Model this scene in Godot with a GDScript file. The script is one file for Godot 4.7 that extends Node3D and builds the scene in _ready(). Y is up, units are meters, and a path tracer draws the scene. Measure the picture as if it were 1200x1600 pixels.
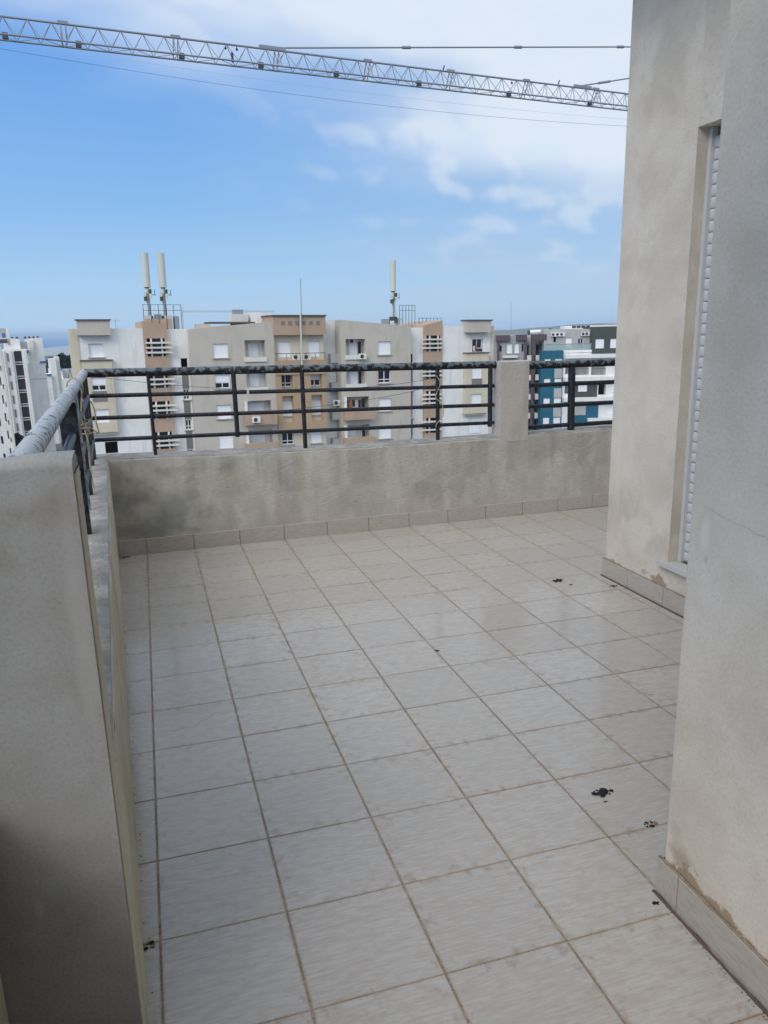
extends Node3D
# A roof terrace in the shade of its house, apartment blocks, a tower crane and the sea beyond.
# Coordinates below are written as (x right, y up, z away from the house); p3() turns them into Godot's.

const TILE := 0.33333
const GROUND_Y := -22.0
const YAW := 0.2913

var mats := {}
var names := {}
var rng := RandomNumberGenerator.new()
var unit_box := BoxMesh.new()
var unit_rod := CylinderMesh.new()
var thin_rod := CylinderMesh.new()


func p3(x: float, y: float, z: float) -> Vector3:
	return Vector3(x, y, -z)


# ------------------------------------------------------------------ helpers
func numbered(called: String) -> String:
	if not names.has(called):
		names[called] = 0
		return called
	names[called] += 1
	return "%s_%03d" % [called, names[called]]


func tag(o: Node3D, label: String, category: String, group := "") -> Node3D:
	o.set_meta("label", label)
	o.set_meta("category", category)
	if group != "":
		o.set_meta("group", group)
	return o


func thing(called: String, at: Vector3, turn: float, label: String, category: String, group := "") -> Node3D:
	var o := Node3D.new()
	o.name = numbered(called)
	add_child(o)
	o.position = at
	o.rotation.y = turn
	return tag(o, label, category, group)


func structure(called: String, mesh: Mesh, m: Material, at := Vector3.ZERO) -> MeshInstance3D:
	var o := MeshInstance3D.new()
	o.name = numbered(called)
	o.mesh = mesh
	o.material_override = m
	add_child(o)
	o.position = at
	o.set_meta("kind", "structure")
	return o


func put(parent: Node3D, called: String, mesh: Mesh, m: Material, t := Transform3D.IDENTITY) -> MeshInstance3D:
	var o := MeshInstance3D.new()
	o.name = called
	o.mesh = mesh
	o.material_override = m
	o.transform = t
	parent.add_child(o, true)
	return o


func box(parent: Node3D, called: String, m: Material, c: Vector3, s: Vector3, turn := 0.0) -> MeshInstance3D:
	return put(parent, called, unit_box, m, Transform3D(Basis(Vector3.UP, turn) * Basis.from_scale(s), c))


func rod_frame(a: Vector3, b: Vector3, r: float) -> Transform3D:
	var y := b - a
	var n := y.normalized()
	var x := n.cross(Vector3.UP if absf(n.y) < 0.9 else Vector3.RIGHT).normalized()
	var z := x.cross(n)
	return Transform3D(Basis(x * r, y, z * r), (a + b) * 0.5)


func rod(parent: Node3D, called: String, m: Material, a: Vector3, b: Vector3, r: float, thin := false) -> MeshInstance3D:
	return put(parent, called, thin_rod if thin else unit_rod, m, rod_frame(a, b, r))


func quad(st: SurfaceTool, a: Vector3, b: Vector3, c: Vector3, d: Vector3, ua := Vector2.ZERO, ub := Vector2.ZERO, uc := Vector2.ZERO, ud := Vector2.ZERO) -> void:
	for e in [[a, ua], [b, ub], [c, uc], [a, ua], [c, uc], [d, ud]]:
		st.set_uv(e[1])
		st.add_vertex(e[0])


func begin(flat := true) -> SurfaceTool:
	var st := SurfaceTool.new()
	st.begin(Mesh.PRIMITIVE_TRIANGLES)
	st.set_smooth_group(-1 if flat else 0)
	return st


func finish(st: SurfaceTool) -> ArrayMesh:
	st.generate_normals()
	return st.commit()


# A tube along points, with a radius for each.
func tube(points: Array, radii: Array, sides := 8) -> ArrayMesh:
	var st := begin(false)
	var rings := []
	for i in points.size():
		var d: Vector3 = (points[mini(i + 1, points.size() - 1)] - points[maxi(i - 1, 0)]).normalized()
		var x := d.cross(Vector3.UP if absf(d.y) < 0.9 else Vector3.RIGHT).normalized()
		var z := x.cross(d)
		var ring := []
		for k in sides:
			var a := TAU * k / sides
			ring.append(points[i] + (x * cos(a) + z * sin(a)) * radii[i])
		rings.append(ring)
	for i in points.size() - 1:
		for k in sides:
			var l := (k + 1) % sides
			quad(st, rings[i][k], rings[i][l], rings[i + 1][l], rings[i + 1][k])
	for e in [0, points.size() - 1]:
		for k in range(1, sides - 1):
			for v in ([rings[e][0], rings[e][k + 1], rings[e][k]] if e == 0 else [rings[e][0], rings[e][k], rings[e][k + 1]]):
				st.set_uv(Vector2.ZERO)
				st.add_vertex(v)
	return finish(st)


# A straight pipe; its picture runs once round it (top at a quarter) and once per 3 m of length.
func pipe(a: Vector3, b: Vector3, r: float, sides := 20) -> ArrayMesh:
	var st := begin(false)
	var n := (b - a).normalized()
	var x := n.cross(Vector3.UP).normalized()
	var z := x.cross(n)
	var l := a.distance_to(b) / 3.0
	for k in sides:
		var p := TAU * k / sides
		var q := TAU * (k + 1) / sides
		var d := (x * cos(p) + z * sin(p)) * r
		var e := (x * cos(q) + z * sin(q)) * r
		quad(st, a + d, a + e, b + e, b + d, Vector2(k / float(sides), 0), Vector2((k + 1) / float(sides), 0), Vector2((k + 1) / float(sides), l), Vector2(k / float(sides), l))
	return finish(st)


# Old railing paint: chalked grey where worn, and greyer towards the top, black flakes left, scratches across.
func pipe_paint(seed_: int, under: Color, worn: Color, bias: float, flake: Color, from := 0.70) -> StandardMaterial3D:
	var w := 96
	var h := 1536
	var patch := noise_map(w, h, seed_, 0.035, 5)
	var scratch := noise_map(w, h, seed_ + 1, 0.05, 5, 2, 1)
	var fine := noise_map(w, h, seed_ + 2, 0.2, 3)
	var im := Image.create(w, h, false, Image.FORMAT_RGB8)
	for y in h:
		for x in w:
			var i := y * w + x
			var up := sin(TAU * (x + 0.5) / w)
			var n: float = patch[i] / 255.0
			var keep := clampf((up * 0.30 + bias + (n - 0.5) * 1.1 + (fine[i] / 255.0 - 0.5) * 0.25) * 9.0, 0, 1)
			var c := under.lerp(worn, keep * 0.92)
			c = c.lerp(flake, clampf((scratch[i] / 255.0 - from) * 14.0, 0, 1) * 0.8)
			c = c.lerp(Color(c.r * 0.8, c.g * 0.8, c.b * 0.8), clampf((fine[i] / 255.0 - 0.55) * 3.0, 0, 1))
			im.set_pixel(x, y, c)
	var m := StandardMaterial3D.new()
	m.albedo_texture = ImageTexture.create_from_image(im)
	m.roughness = 0.5
	return m


# A wall swept along stations [inner point, outer point (x, z), height of its top], its top edges rounded by hand.
func swept_wall(stations: Array, foot: float, round_by: float, seed_: int, wobble := 0.003, length_per_u := 1.0, height_per_v := 1.0) -> ArrayMesh:
	var st := begin(false)
	var noise := FastNoiseLite.new()
	noise.seed = seed_
	noise.frequency = 3.0
	var rows := []
	var along := 0.0
	for i in stations.size():
		var a: Vector2 = stations[i][0]
		var b: Vector2 = stations[i][1]
		var h: float = stations[i][2]
		if i > 0:
			along += a.distance_to(stations[i - 1][0])
		var across := (b - a).normalized()
		var w := a.distance_to(b)
		var profile := [Vector2(0, foot), Vector2(0, h - round_by * 1.6)]
		for k in 5:
			var ang := k / 4.0 * PI / 2
			profile.append(Vector2(round_by * (1 - cos(ang)), h - round_by * (1 - sin(ang))))
		profile.append(Vector2(w * 0.5, h + 0.001))
		for k in 5:
			var ang := (4 - k) / 4.0 * PI / 2
			profile.append(Vector2(w - round_by * (1 - cos(ang)), h - round_by * (1 - sin(ang))))
		profile.append(Vector2(w, h - round_by * 1.6))
		profile.append(Vector2(w, foot))
		var row := []
		for k in profile.size():
			var q: Vector2 = profile[k]
			var push := Vector2.ZERO
			if k > 0 and k < profile.size() - 1:
				push = Vector2(noise.get_noise_3d(along, k * 0.2, 0.0), noise.get_noise_3d(along, k * 0.2, 9.0)) * wobble
			var xz := a + across * (q.x + push.x)
			row.append([p3(xz.x, q.y + push.y, xz.y), Vector2(along / length_per_u, 1.0 - q.y / height_per_v)])
		rows.append(row)
	for i in rows.size() - 1:
		for k in rows[0].size() - 1:
			var a = rows[i][k]
			var b = rows[i + 1][k]
			var c = rows[i + 1][k + 1]
			var d = rows[i][k + 1]
			quad(st, a[0], b[0], c[0], d[0], a[1], b[1], c[1], d[1])
	for e in [0, rows.size() - 1]:
		st.set_smooth_group(-1)
		var row = rows[e]
		var n: int = row.size()
		for k in range(0, n / 2):
			quad(st, row[k][0], row[k + 1][0], row[n - 2 - k][0], row[n - 1 - k][0], row[k][1], row[k + 1][1], row[n - 2 - k][1], row[n - 1 - k][1])
	return finish(st)


# An upright prism over a convex outline of (x, z) points.
func prism(outline: Array, y0: float, y1: float, per := Vector2.ONE) -> ArrayMesh:
	var st := begin()
	var n := outline.size()
	var run := 0.0
	for k in n:
		var a: Vector2 = outline[k]
		var b: Vector2 = outline[(k + 1) % n]
		var next := run + a.distance_to(b)
		quad(st, p3(a.x, y0, a.y), p3(b.x, y0, b.y), p3(b.x, y1, b.y), p3(a.x, y1, a.y), Vector2(run / per.x, -y0 / per.y), Vector2(next / per.x, -y0 / per.y), Vector2(next / per.x, -y1 / per.y), Vector2(run / per.x, -y1 / per.y))
		run = next
	for k in range(1, n - 1):
		for y in [y0, y1]:
			for v in [outline[0], outline[k], outline[k + 1]]:
				st.set_uv(Vector2.ZERO)
				st.add_vertex(p3(v.x, y, v.y))
	return finish(st)


# A slab with eased upper edges; its upper face carries the whole texture.
func eased_slab(sx: float, sy: float, sz: float, ease_by: float) -> ArrayMesh:
	var st := begin()
	var lo := []
	var mid := []
	var hi := []
	for c in [Vector2(-1, -1), Vector2(1, -1), Vector2(1, 1), Vector2(-1, 1)]:
		lo.append(Vector3(c.x * sx / 2, -sy, c.y * sz / 2))
		mid.append(Vector3(c.x * sx / 2, -ease_by, c.y * sz / 2))
		hi.append(Vector3(c.x * (sx / 2 - ease_by), 0, c.y * (sz / 2 - ease_by)))
	var uvs := [Vector2(0, 0), Vector2(1, 0), Vector2(1, 1), Vector2(0, 1)]
	quad(st, hi[0], hi[1], hi[2], hi[3], uvs[0], uvs[1], uvs[2], uvs[3])
	for k in 4:
		var l := (k + 1) % 4
		quad(st, mid[k], mid[l], hi[l], hi[k], uvs[k], uvs[l], uvs[l], uvs[k])
		quad(st, lo[k], lo[l], mid[l], mid[k], uvs[k], uvs[l], uvs[l], uvs[k])
	return finish(st)


# ------------------------------------------------------------------ textures
func noise_map(w: int, h: int, seed_: int, freq: float, octaves := 4, squash_x := 1, squash_y := 1) -> PackedByteArray:
	var n := FastNoiseLite.new()
	n.seed = seed_
	n.noise_type = FastNoiseLite.TYPE_SIMPLEX_SMOOTH
	n.frequency = freq
	n.fractal_octaves = octaves
	var im := n.get_seamless_image(w / squash_x, h / squash_y)
	im.convert(Image.FORMAT_L8)
	if squash_x > 1 or squash_y > 1:
		im.resize(w, h, Image.INTERPOLATE_CUBIC)
	return im.get_data()


# layers: [noise map, colour it brings, from, to, strength]
func composed(w: int, h: int, base: Color, layers: Array) -> Image:
	var out := PackedByteArray()
	out.resize(w * h * 3)
	var n := layers.size()
	var maps: Array[PackedByteArray] = []
	var tables: Array[PackedFloat32Array] = []
	var tints: Array[Color] = []
	for l in layers:
		maps.append(l[0])
		tints.append(l[1])
		var table := PackedFloat32Array()
		for k in 256:
			table.append(clampf((k / 255.0 - l[2]) / (l[3] - l[2]), 0, 1) * l[4])
		tables.append(table)
	for i in w * h:
		var c := base
		for k in n:
			var t := tables[k][maps[k][i]]
			if t > 0.0:
				c = c.lerp(tints[k], t)
		out[i * 3] = int(c.r * 255.0)
		out[i * 3 + 1] = int(c.g * 255.0)
		out[i * 3 + 2] = int(c.b * 255.0)
	return Image.create_from_data(w, h, false, Image.FORMAT_RGB8, out)


func relief(w: int, h: int, seed_: int, freq: float, octaves: int, depth: float) -> ImageTexture:
	var im := Image.create_from_data(w, h, false, Image.FORMAT_L8, noise_map(w, h, seed_, freq, octaves))
	im.convert(Image.FORMAT_RGBA8)
	im.bump_map_to_normal_map(depth)
	return ImageTexture.create_from_image(im)


func plain(c: Color, rough := 0.8, metal := 0.0) -> StandardMaterial3D:
	var m := StandardMaterial3D.new()
	m.albedo_color = c
	m.roughness = rough
	m.metallic = metal
	return m


func world_mapped(im: Image, per_metre: float, rough: float, bump: Texture2D = null, bump_by := 1.0) -> StandardMaterial3D:
	var m := StandardMaterial3D.new()
	m.albedo_texture = ImageTexture.create_from_image(im)
	m.uv1_triplanar = true
	m.uv1_world_triplanar = true
	m.uv1_scale = Vector3.ONE * per_metre
	m.roughness = rough
	if bump:
		m.normal_enabled = true
		m.normal_texture = bump
		m.normal_scale = bump_by
	return m


func make_materials() -> void:
	var n := 512
	var fine := noise_map(n, n, 11, 0.11, 4)
	var coarse := noise_map(n, n, 12, 0.007, 5)
	var blotch := noise_map(n, n, 13, 0.018, 5)
	var runs := noise_map(n, n, 14, 0.02, 4, 1, 8)
	var grit := noise_map(n, n, 15, 0.25, 2)
	var sandy := relief(n, n, 16, 0.12, 4, 5.0)
	mats.bump = sandy
	# weathered grey cement render (partition, parapets)
	mats.render = world_mapped(composed(n, n, Color(0.72, 0.705, 0.675), [
		[coarse, Color(0.67, 0.645, 0.605), 0.40, 0.75, 0.6], [blotch, Color(0.735, 0.72, 0.69), 0.5, 0.8, 0.6],
		[runs, Color(0.62, 0.60, 0.57), 0.55, 0.8, 0.35], [fine, Color(0.57, 0.555, 0.53), 0.55, 0.85, 0.4], [grit, Color(0.50, 0.485, 0.46), 0.72, 0.9, 0.45]]), 0.55, 0.92, sandy, 0.06)
	# paler house render
	mats.house = world_mapped(composed(n, n, Color(0.81, 0.775, 0.72), [
		[coarse, Color(0.745, 0.71, 0.65), 0.42, 0.75, 0.6], [blotch, Color(0.835, 0.805, 0.755), 0.5, 0.8, 0.5],
		[runs, Color(0.67, 0.64, 0.595), 0.6, 0.85, 0.45], [fine, Color(0.69, 0.675, 0.65), 0.55, 0.85, 0.4], [grit, Color(0.62, 0.605, 0.58), 0.75, 0.92, 0.35]]), 0.33, 0.9, sandy, 0.13)
	# bare trowelled cement on the wall tops
	mats.coping = world_mapped(composed(n, n, Color(0.63, 0.62, 0.60), [
		[coarse, Color(0.52, 0.51, 0.49), 0.4, 0.7, 0.7], [blotch, Color(0.71, 0.695, 0.665), 0.52, 0.75, 0.7],
		[fine, Color(0.49, 0.475, 0.45), 0.5, 0.85, 0.5], [grit, Color(0.36, 0.35, 0.33), 0.74, 0.9, 0.6]]), 0.9, 0.95, sandy, 0.35)
	mats.sandy_edge = world_mapped(composed(n, n, Color(0.76, 0.72, 0.63), [
		[coarse, Color(0.68, 0.63, 0.54), 0.45, 0.8, 0.6], [runs, Color(0.79, 0.76, 0.69), 0.5, 0.8, 0.5], [fine, Color(0.62, 0.58, 0.51), 0.6, 0.85, 0.4], [grit, Color(0.52, 0.47, 0.40), 0.75, 0.9, 0.4]]), 0.7, 0.93, sandy, 0.25)
	# dirty grout and dust
	mats.grout = world_mapped(composed(n, n, Color(0.635, 0.565, 0.48), [
		[blotch, Color(0.54, 0.47, 0.385), 0.4, 0.7, 0.8], [coarse, Color(0.53, 0.48, 0.41), 0.5, 0.8, 0.7], [grit, Color(0.24, 0.20, 0.17), 0.6, 0.9, 0.6]]), 0.9, 0.95, sandy, 0.6)
	# stain map for distant facades, multiplied with each colour
	mats.stain = ImageTexture.create_from_image(composed(n, n, Color(0.97, 0.97, 0.965), [
		[coarse, Color(0.91, 0.91, 0.90), 0.45, 0.8, 0.6], [runs, Color(0.86, 0.85, 0.83), 0.6, 0.88, 0.5], [fine, Color(0.9, 0.9, 0.9), 0.5, 0.9, 0.5]]))
	# old paint on the railings
	var flakes := noise_map(n, n, 21, 0.030, 5)
	var scratch := noise_map(n, n, 22, 0.05, 4, 1, 3)
	mats.rail = world_mapped(composed(n, n, Color(0.085, 0.095, 0.12), [
		[flakes, Color(0.47, 0.52, 0.56), 0.42, 0.47, 0.8], [scratch, Color(0.03, 0.03, 0.04), 0.60, 0.66, 0.9], [fine, Color(0.30, 0.33, 0.36), 0.7, 0.9, 0.2]]), 1.3, 0.42)
	mats.thin_rail = world_mapped(composed(n, n, Color(0.075, 0.085, 0.11), [
		[flakes, Color(0.24, 0.27, 0.31), 0.52, 0.60, 0.55], [scratch, Color(0.16, 0.18, 0.22), 0.64, 0.74, 0.5], [fine, Color(0.02, 0.02, 0.03), 0.7, 0.9, 0.4]]), 1.6, 0.45)
	mats.pale_rail = world_mapped(composed(n, n, Color(0.68, 0.70, 0.71), [
		[coarse, Color(0.56, 0.58, 0.61), 0.45, 0.7, 0.6], [scratch, Color(0.36, 0.38, 0.42), 0.56, 0.64, 0.7], [flakes, Color(0.20, 0.22, 0.26), 0.64, 0.68, 0.85], [fine, Color(0.50, 0.49, 0.46), 0.7, 0.9, 0.3]]), 1.5, 0.5)
	# floor tiles: eight pieces cut from a pale streaked stoneware, dirt trodden in along some edges
	mats.tiles = []
	mats.skirts = []
	var t := 256
	var marked: Image
	for v in 12:
		var streak := noise_map(t, t, 40 + v, 0.045, 4, 8, 1)
		var vein := noise_map(t, t, 60 + v, 0.13, 4, 8, 1)
		var patch := noise_map(t, t, 80 + v, 0.02, 4)
		var speck := noise_map(t, t, 100 + v, 0.2, 2)
		var shade := rng.randf_range(-0.022, 0.022)
		var im := composed(t, t, Color(0.692 + shade, 0.672 + shade, 0.643 + shade), [
			[streak, Color(0.66, 0.63, 0.59), 0.42, 0.8, 0.5], [vein, Color(0.75, 0.725, 0.69), 0.5, 0.85, 0.5], [vein, Color(0.64, 0.61, 0.565), 0.45, 0.15, 0.45], [patch, Color(0.67, 0.63, 0.58), 0.5, 0.8, 0.5], [speck, Color(0.60, 0.56, 0.51), 0.72, 0.92, 0.4]])
		var dirty := im.duplicate() as Image
		var soil := noise_map(t, t, 120 + v, 0.022, 4)
		var grain := noise_map(t, t, 140 + v, 0.12, 3)
		for y in t:
			for x in t:
				var edge := minf(minf(x, t - 1 - x), minf(y, t - 1 - y)) / float(t)
				var s: float = soil[y * t + x] / 255.0
				var g: float = grain[y * t + x] / 255.0
				var d := clampf((s - (0.48 if v % 3 == 0 else 0.58) - edge * (1.6 if v % 2 else 2.6) + (g - 0.5) * 0.10) * 2.2, 0, 1) * 0.55
				d = maxf(d, clampf((0.014 - edge + (s - 0.5) * 0.03 + (g - 0.5) * 0.01) * 50.0, 0, 1) * 0.35)
				if d > 0.0:
					dirty.set_pixel(x, y, dirty.get_pixel(x, y).lerp(Color(0.52, 0.45, 0.37), d))
		if v == 4:
			marked = dirty.duplicate()
		var m := StandardMaterial3D.new()
		m.albedo_texture = ImageTexture.create_from_image(dirty)
		m.roughness = 0.13 + 0.015 * (v % 4)
		m.metallic_specular = 0.5
		mats.tiles.append(m)
		if v < 3:
			var k := StandardMaterial3D.new()
			k.albedo_texture = ImageTexture.create_from_image(composed(t, t, Color(0.69, 0.67, 0.64), [
				[streak, Color(0.65, 0.62, 0.57), 0.42, 0.75, 0.6], [vein, Color(0.70, 0.675, 0.635), 0.55, 0.75, 0.6], [patch, Color(0.62, 0.58, 0.52), 0.5, 0.8, 0.5], [speck, Color(0.58, 0.54, 0.49), 0.7, 0.9, 0.4]]))
			k.roughness = 0.45
			mats.skirts.append(k)
	# one tile keeps the tide line of a dried puddle
	for x in t:
		var f := x / float(t)
		var line := 0.62 - 0.05 * sin(f * 4.0) - 0.30 * smoothstep(0.42, 0.80, f) + 0.02 * sin(f * 31.0)
		for y in t:
			var off := (y / float(t) - line) * t
			var a := exp(-off * off / 6.0) * 0.32 * smoothstep(0.0, 0.2, f) * (1.0 - smoothstep(0.85, 0.98, f))
			if a > 0.02:
				marked.set_pixel(x, y, marked.get_pixel(x, y).lerp(Color(0.47, 0.40, 0.32), a))
	mats.marked_tile = mats.tiles[4].duplicate()
	mats.marked_tile.albedo_texture = ImageTexture.create_from_image(marked)
	mats.shutter = plain(Color(0.77, 0.775, 0.78), 0.5)
	mats.marble = plain(Color(0.74, 0.735, 0.72), 0.45)
	mats.backing_grey = plain(Color(0.45, 0.45, 0.46), 0.9)
	mats.rope = plain(Color(0.70, 0.62, 0.50), 0.9)
	mats.wire = plain(Color(0.20, 0.21, 0.24), 0.5)
	mats.black = plain(Color(0.04, 0.038, 0.035), 0.85)
	mats.dark_brown = plain(Color(0.36, 0.30, 0.26), 0.95)
	mats.straw = plain(Color(0.50, 0.43, 0.32), 0.95)
	mats.steel = plain(Color(0.52, 0.54, 0.57), 0.55)
	mats.dark_steel = plain(Color(0.24, 0.25, 0.28), 0.6)


func facade_paint(c: Color, rough := 0.85) -> StandardMaterial3D:
	var m := plain(c, rough)
	m.albedo_texture = mats.stain
	m.uv1_triplanar = true
	m.uv1_world_triplanar = true
	m.uv1_scale = Vector3.ONE * 0.11
	return m


# ------------------------------------------------------------------ camera, sky, sun
func look_and_light() -> void:
	var cam := Camera3D.new()
	cam.name = "camera"
	add_child(cam)
	# optical axis a little below the picture's middle: a shifted lens
	var near := 0.05
	var f := 1221.14
	cam.set_frustum(1600.0 / f * near, Vector2(-4.19 / f * near, 26.92 / f * near), near, 40000.0)
	cam.keep_aspect = Camera3D.KEEP_HEIGHT
	cam.transform = Transform3D(Basis(Vector3(0.9559, -0.0229, 0.2928), Vector3(0.0943, 0.9681, -0.2322), Vector3(-0.2781, 0.2495, 0.9276)).orthonormalized(), p3(0.099, 1.5337, -2.1465))
	cam.current = true

	var env := Environment.new()
	env.background_mode = Environment.BG_SKY
	env.tonemap_mode = Environment.TONE_MAPPER_LINEAR
	env.tonemap_exposure = 1.3
	env.sdfgi_enabled = true
	env.ssao_enabled = true
	env.ssil_enabled = true
	env.fog_enabled = true
	env.fog_density = 0.00022
	env.fog_light_color = Color(0.74, 0.83, 0.92)
	var sky := Sky.new()
	var pano := PanoramaSkyMaterial.new()
	pano.panorama = ImageTexture.create_from_image(sky_image())
	sky.sky_material = pano
	env.sky = sky
	var we := WorldEnvironment.new()
	we.name = "world_environment"
	we.environment = env
	add_child(we)

	# the sun stands behind cloud, back and to the left: a wide soft light without edges
	var sun := DirectionalLight3D.new()
	sun.name = "sun"
	sun.light_energy = 0.33
	sun.light_color = Color(1.0, 0.965, 0.92)
	sun.light_angular_distance = 30.0
	sun.shadow_enabled = true
	add_child(sun)
	sun.look_at_from_position(p3(-0.60, 0.60, -0.55), Vector3.ZERO)


func sky_image() -> Image:
	var w := 1600
	var h := 800
	var im := Image.create(w, h, false, Image.FORMAT_RGBF)
	im.fill(Color(0.30, 0.33, 0.36))
	var big := FastNoiseLite.new()
	big.seed = 31
	big.frequency = 0.55
	big.fractal_octaves = 5
	big.fractal_gain = 0.48
	var wisp := FastNoiseLite.new()
	wisp.seed = 23
	wisp.frequency = 1.4
	wisp.fractal_octaves = 5
	var sun_way := Vector3(-0.60, 0.60, -0.55).normalized()
	for y in range(0, 415):
		var e := PI * (0.5 - (y + 0.5) / h)
		var deg := maxf(rad_to_deg(e), 0.0)
		var ce := cos(e)
		var air := lerp_sky(deg)
		for x in w:
			var az := wrapf(TAU * (x + 0.5) / w, -PI, PI)          # 0 is straight away from the house, to the right positive
			var d := Vector3(sin(az) * ce, sin(e), cos(az) * ce)
			var k := 1.0 / (maxf(d.y, 0.0) + 0.16)
			var q := Vector2(d.x * k, d.z * k)
			# a soft sheet of cloud covers the sky above a rim that sinks to the right
			var rim := 17.7 - 18.5 * sin(az)
			var n := big.get_noise_2d(q.x * 0.8 + q.y * 0.3, q.y * 1.0)
			var s := wisp.get_noise_2d(q.x * 0.55 + q.y * 0.35, q.y * 1.0 - q.x * 0.35)
			var lift := clampf((deg - rim) / 5.5, -2.0, 1.0)
			var cover := smoothstep(0.0, 1.0, 0.46 + (lift * 0.42 if lift > 0.0 else lift * 0.62) + n * 0.60 + s * 0.12) * 0.92
			var fil := wisp.get_noise_2d(q.x * 0.9 + q.y * 1.1 + n * 0.5, q.y * 1.4 - q.x * 1.9)
			var veil := smoothstep(0.10, 0.45, fil + 0.35 * n + 0.22 * clampf(lift + 0.8, 0, 1)) * 0.75 * smoothstep(1.5, 5.0, deg) * clampf(lift * 0.8 + 1.2, 0, 1) * smoothstep(0.05, 0.40, sin(az) + maxf(0.0, lift) * 0.5)
			var low := smoothstep(0.0, 0.5, wisp.get_noise_2d(az * 1.8, deg * 0.5) + 0.10) * 0.30 * (1.0 - smoothstep(3.0, 8.0, deg)) * clampf(0.35 + 1.2 * sin(az), 0, 1)
			var c := air
			# towards the right the air is milkier
			c = c.lerp(Color(0.52, 0.65, 0.79), clampf(0.75 * sin(az - 0.05), 0, 0.55) * (1.0 - smoothstep(10.0, 45.0, deg)))
			c = c.lerp(Color(0.58, 0.64, 0.74), low)
			c = c.lerp(Color(0.66, 0.77, 0.93), veil)
			c = c.lerp(Color(0.52, 0.66, 0.88).lerp(Color(0.78, 0.87, 0.98), smoothstep(-0.3, 0.4, n + s * 0.5 + 0.1)), cover)
			# thin cloud glows round the sun it hides
			var off := acos(clampf(d.dot(sun_way), -1, 1))
			c = c * 0.74 + Color(1.0, 0.98, 0.96) * (1.1 * exp(-off * off / 1.0) * (0.35 + 0.65 * cover))
			im.set_pixel(x, y, c)
	return im


func lerp_sky(deg: float) -> Color:
	var steps := [[0.0, Color(0.50, 0.70, 0.89)], [3.0, Color(0.41, 0.65, 0.92)], [8.0, Color(0.265, 0.52, 0.89)], [16.0, Color(0.155, 0.39, 0.84)], [40.0, Color(0.10, 0.27, 0.70)], [90.0, Color(0.07, 0.19, 0.55)]]
	for i in steps.size() - 1:
		if deg <= steps[i + 1][0]:
			return steps[i][1].lerp(steps[i + 1][1], (deg - steps[i][0]) / (steps[i + 1][0] - steps[i][0]))
	return steps[-1][1]


# ------------------------------------------------------------------ the terrace
func left_x(z: float) -> float:      # inner face of the parapet on the sea side
	return -0.0555 - 0.0394 * z


func far_z(x: float) -> float:       # inner face of the far parapet
	return 3.535 + 0.021 * x


func far_top(x: float) -> float:
	if x < 0.8:
		return lerpf(0.697, 0.668, clampf((x + 0.19) / 1.0, -0.3, 1))
	return lerpf(0.668, 0.653, clampf((x - 0.8) / 0.9, 0, 1)) + maxf(x - 2.7, 0) * 0.009


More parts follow.
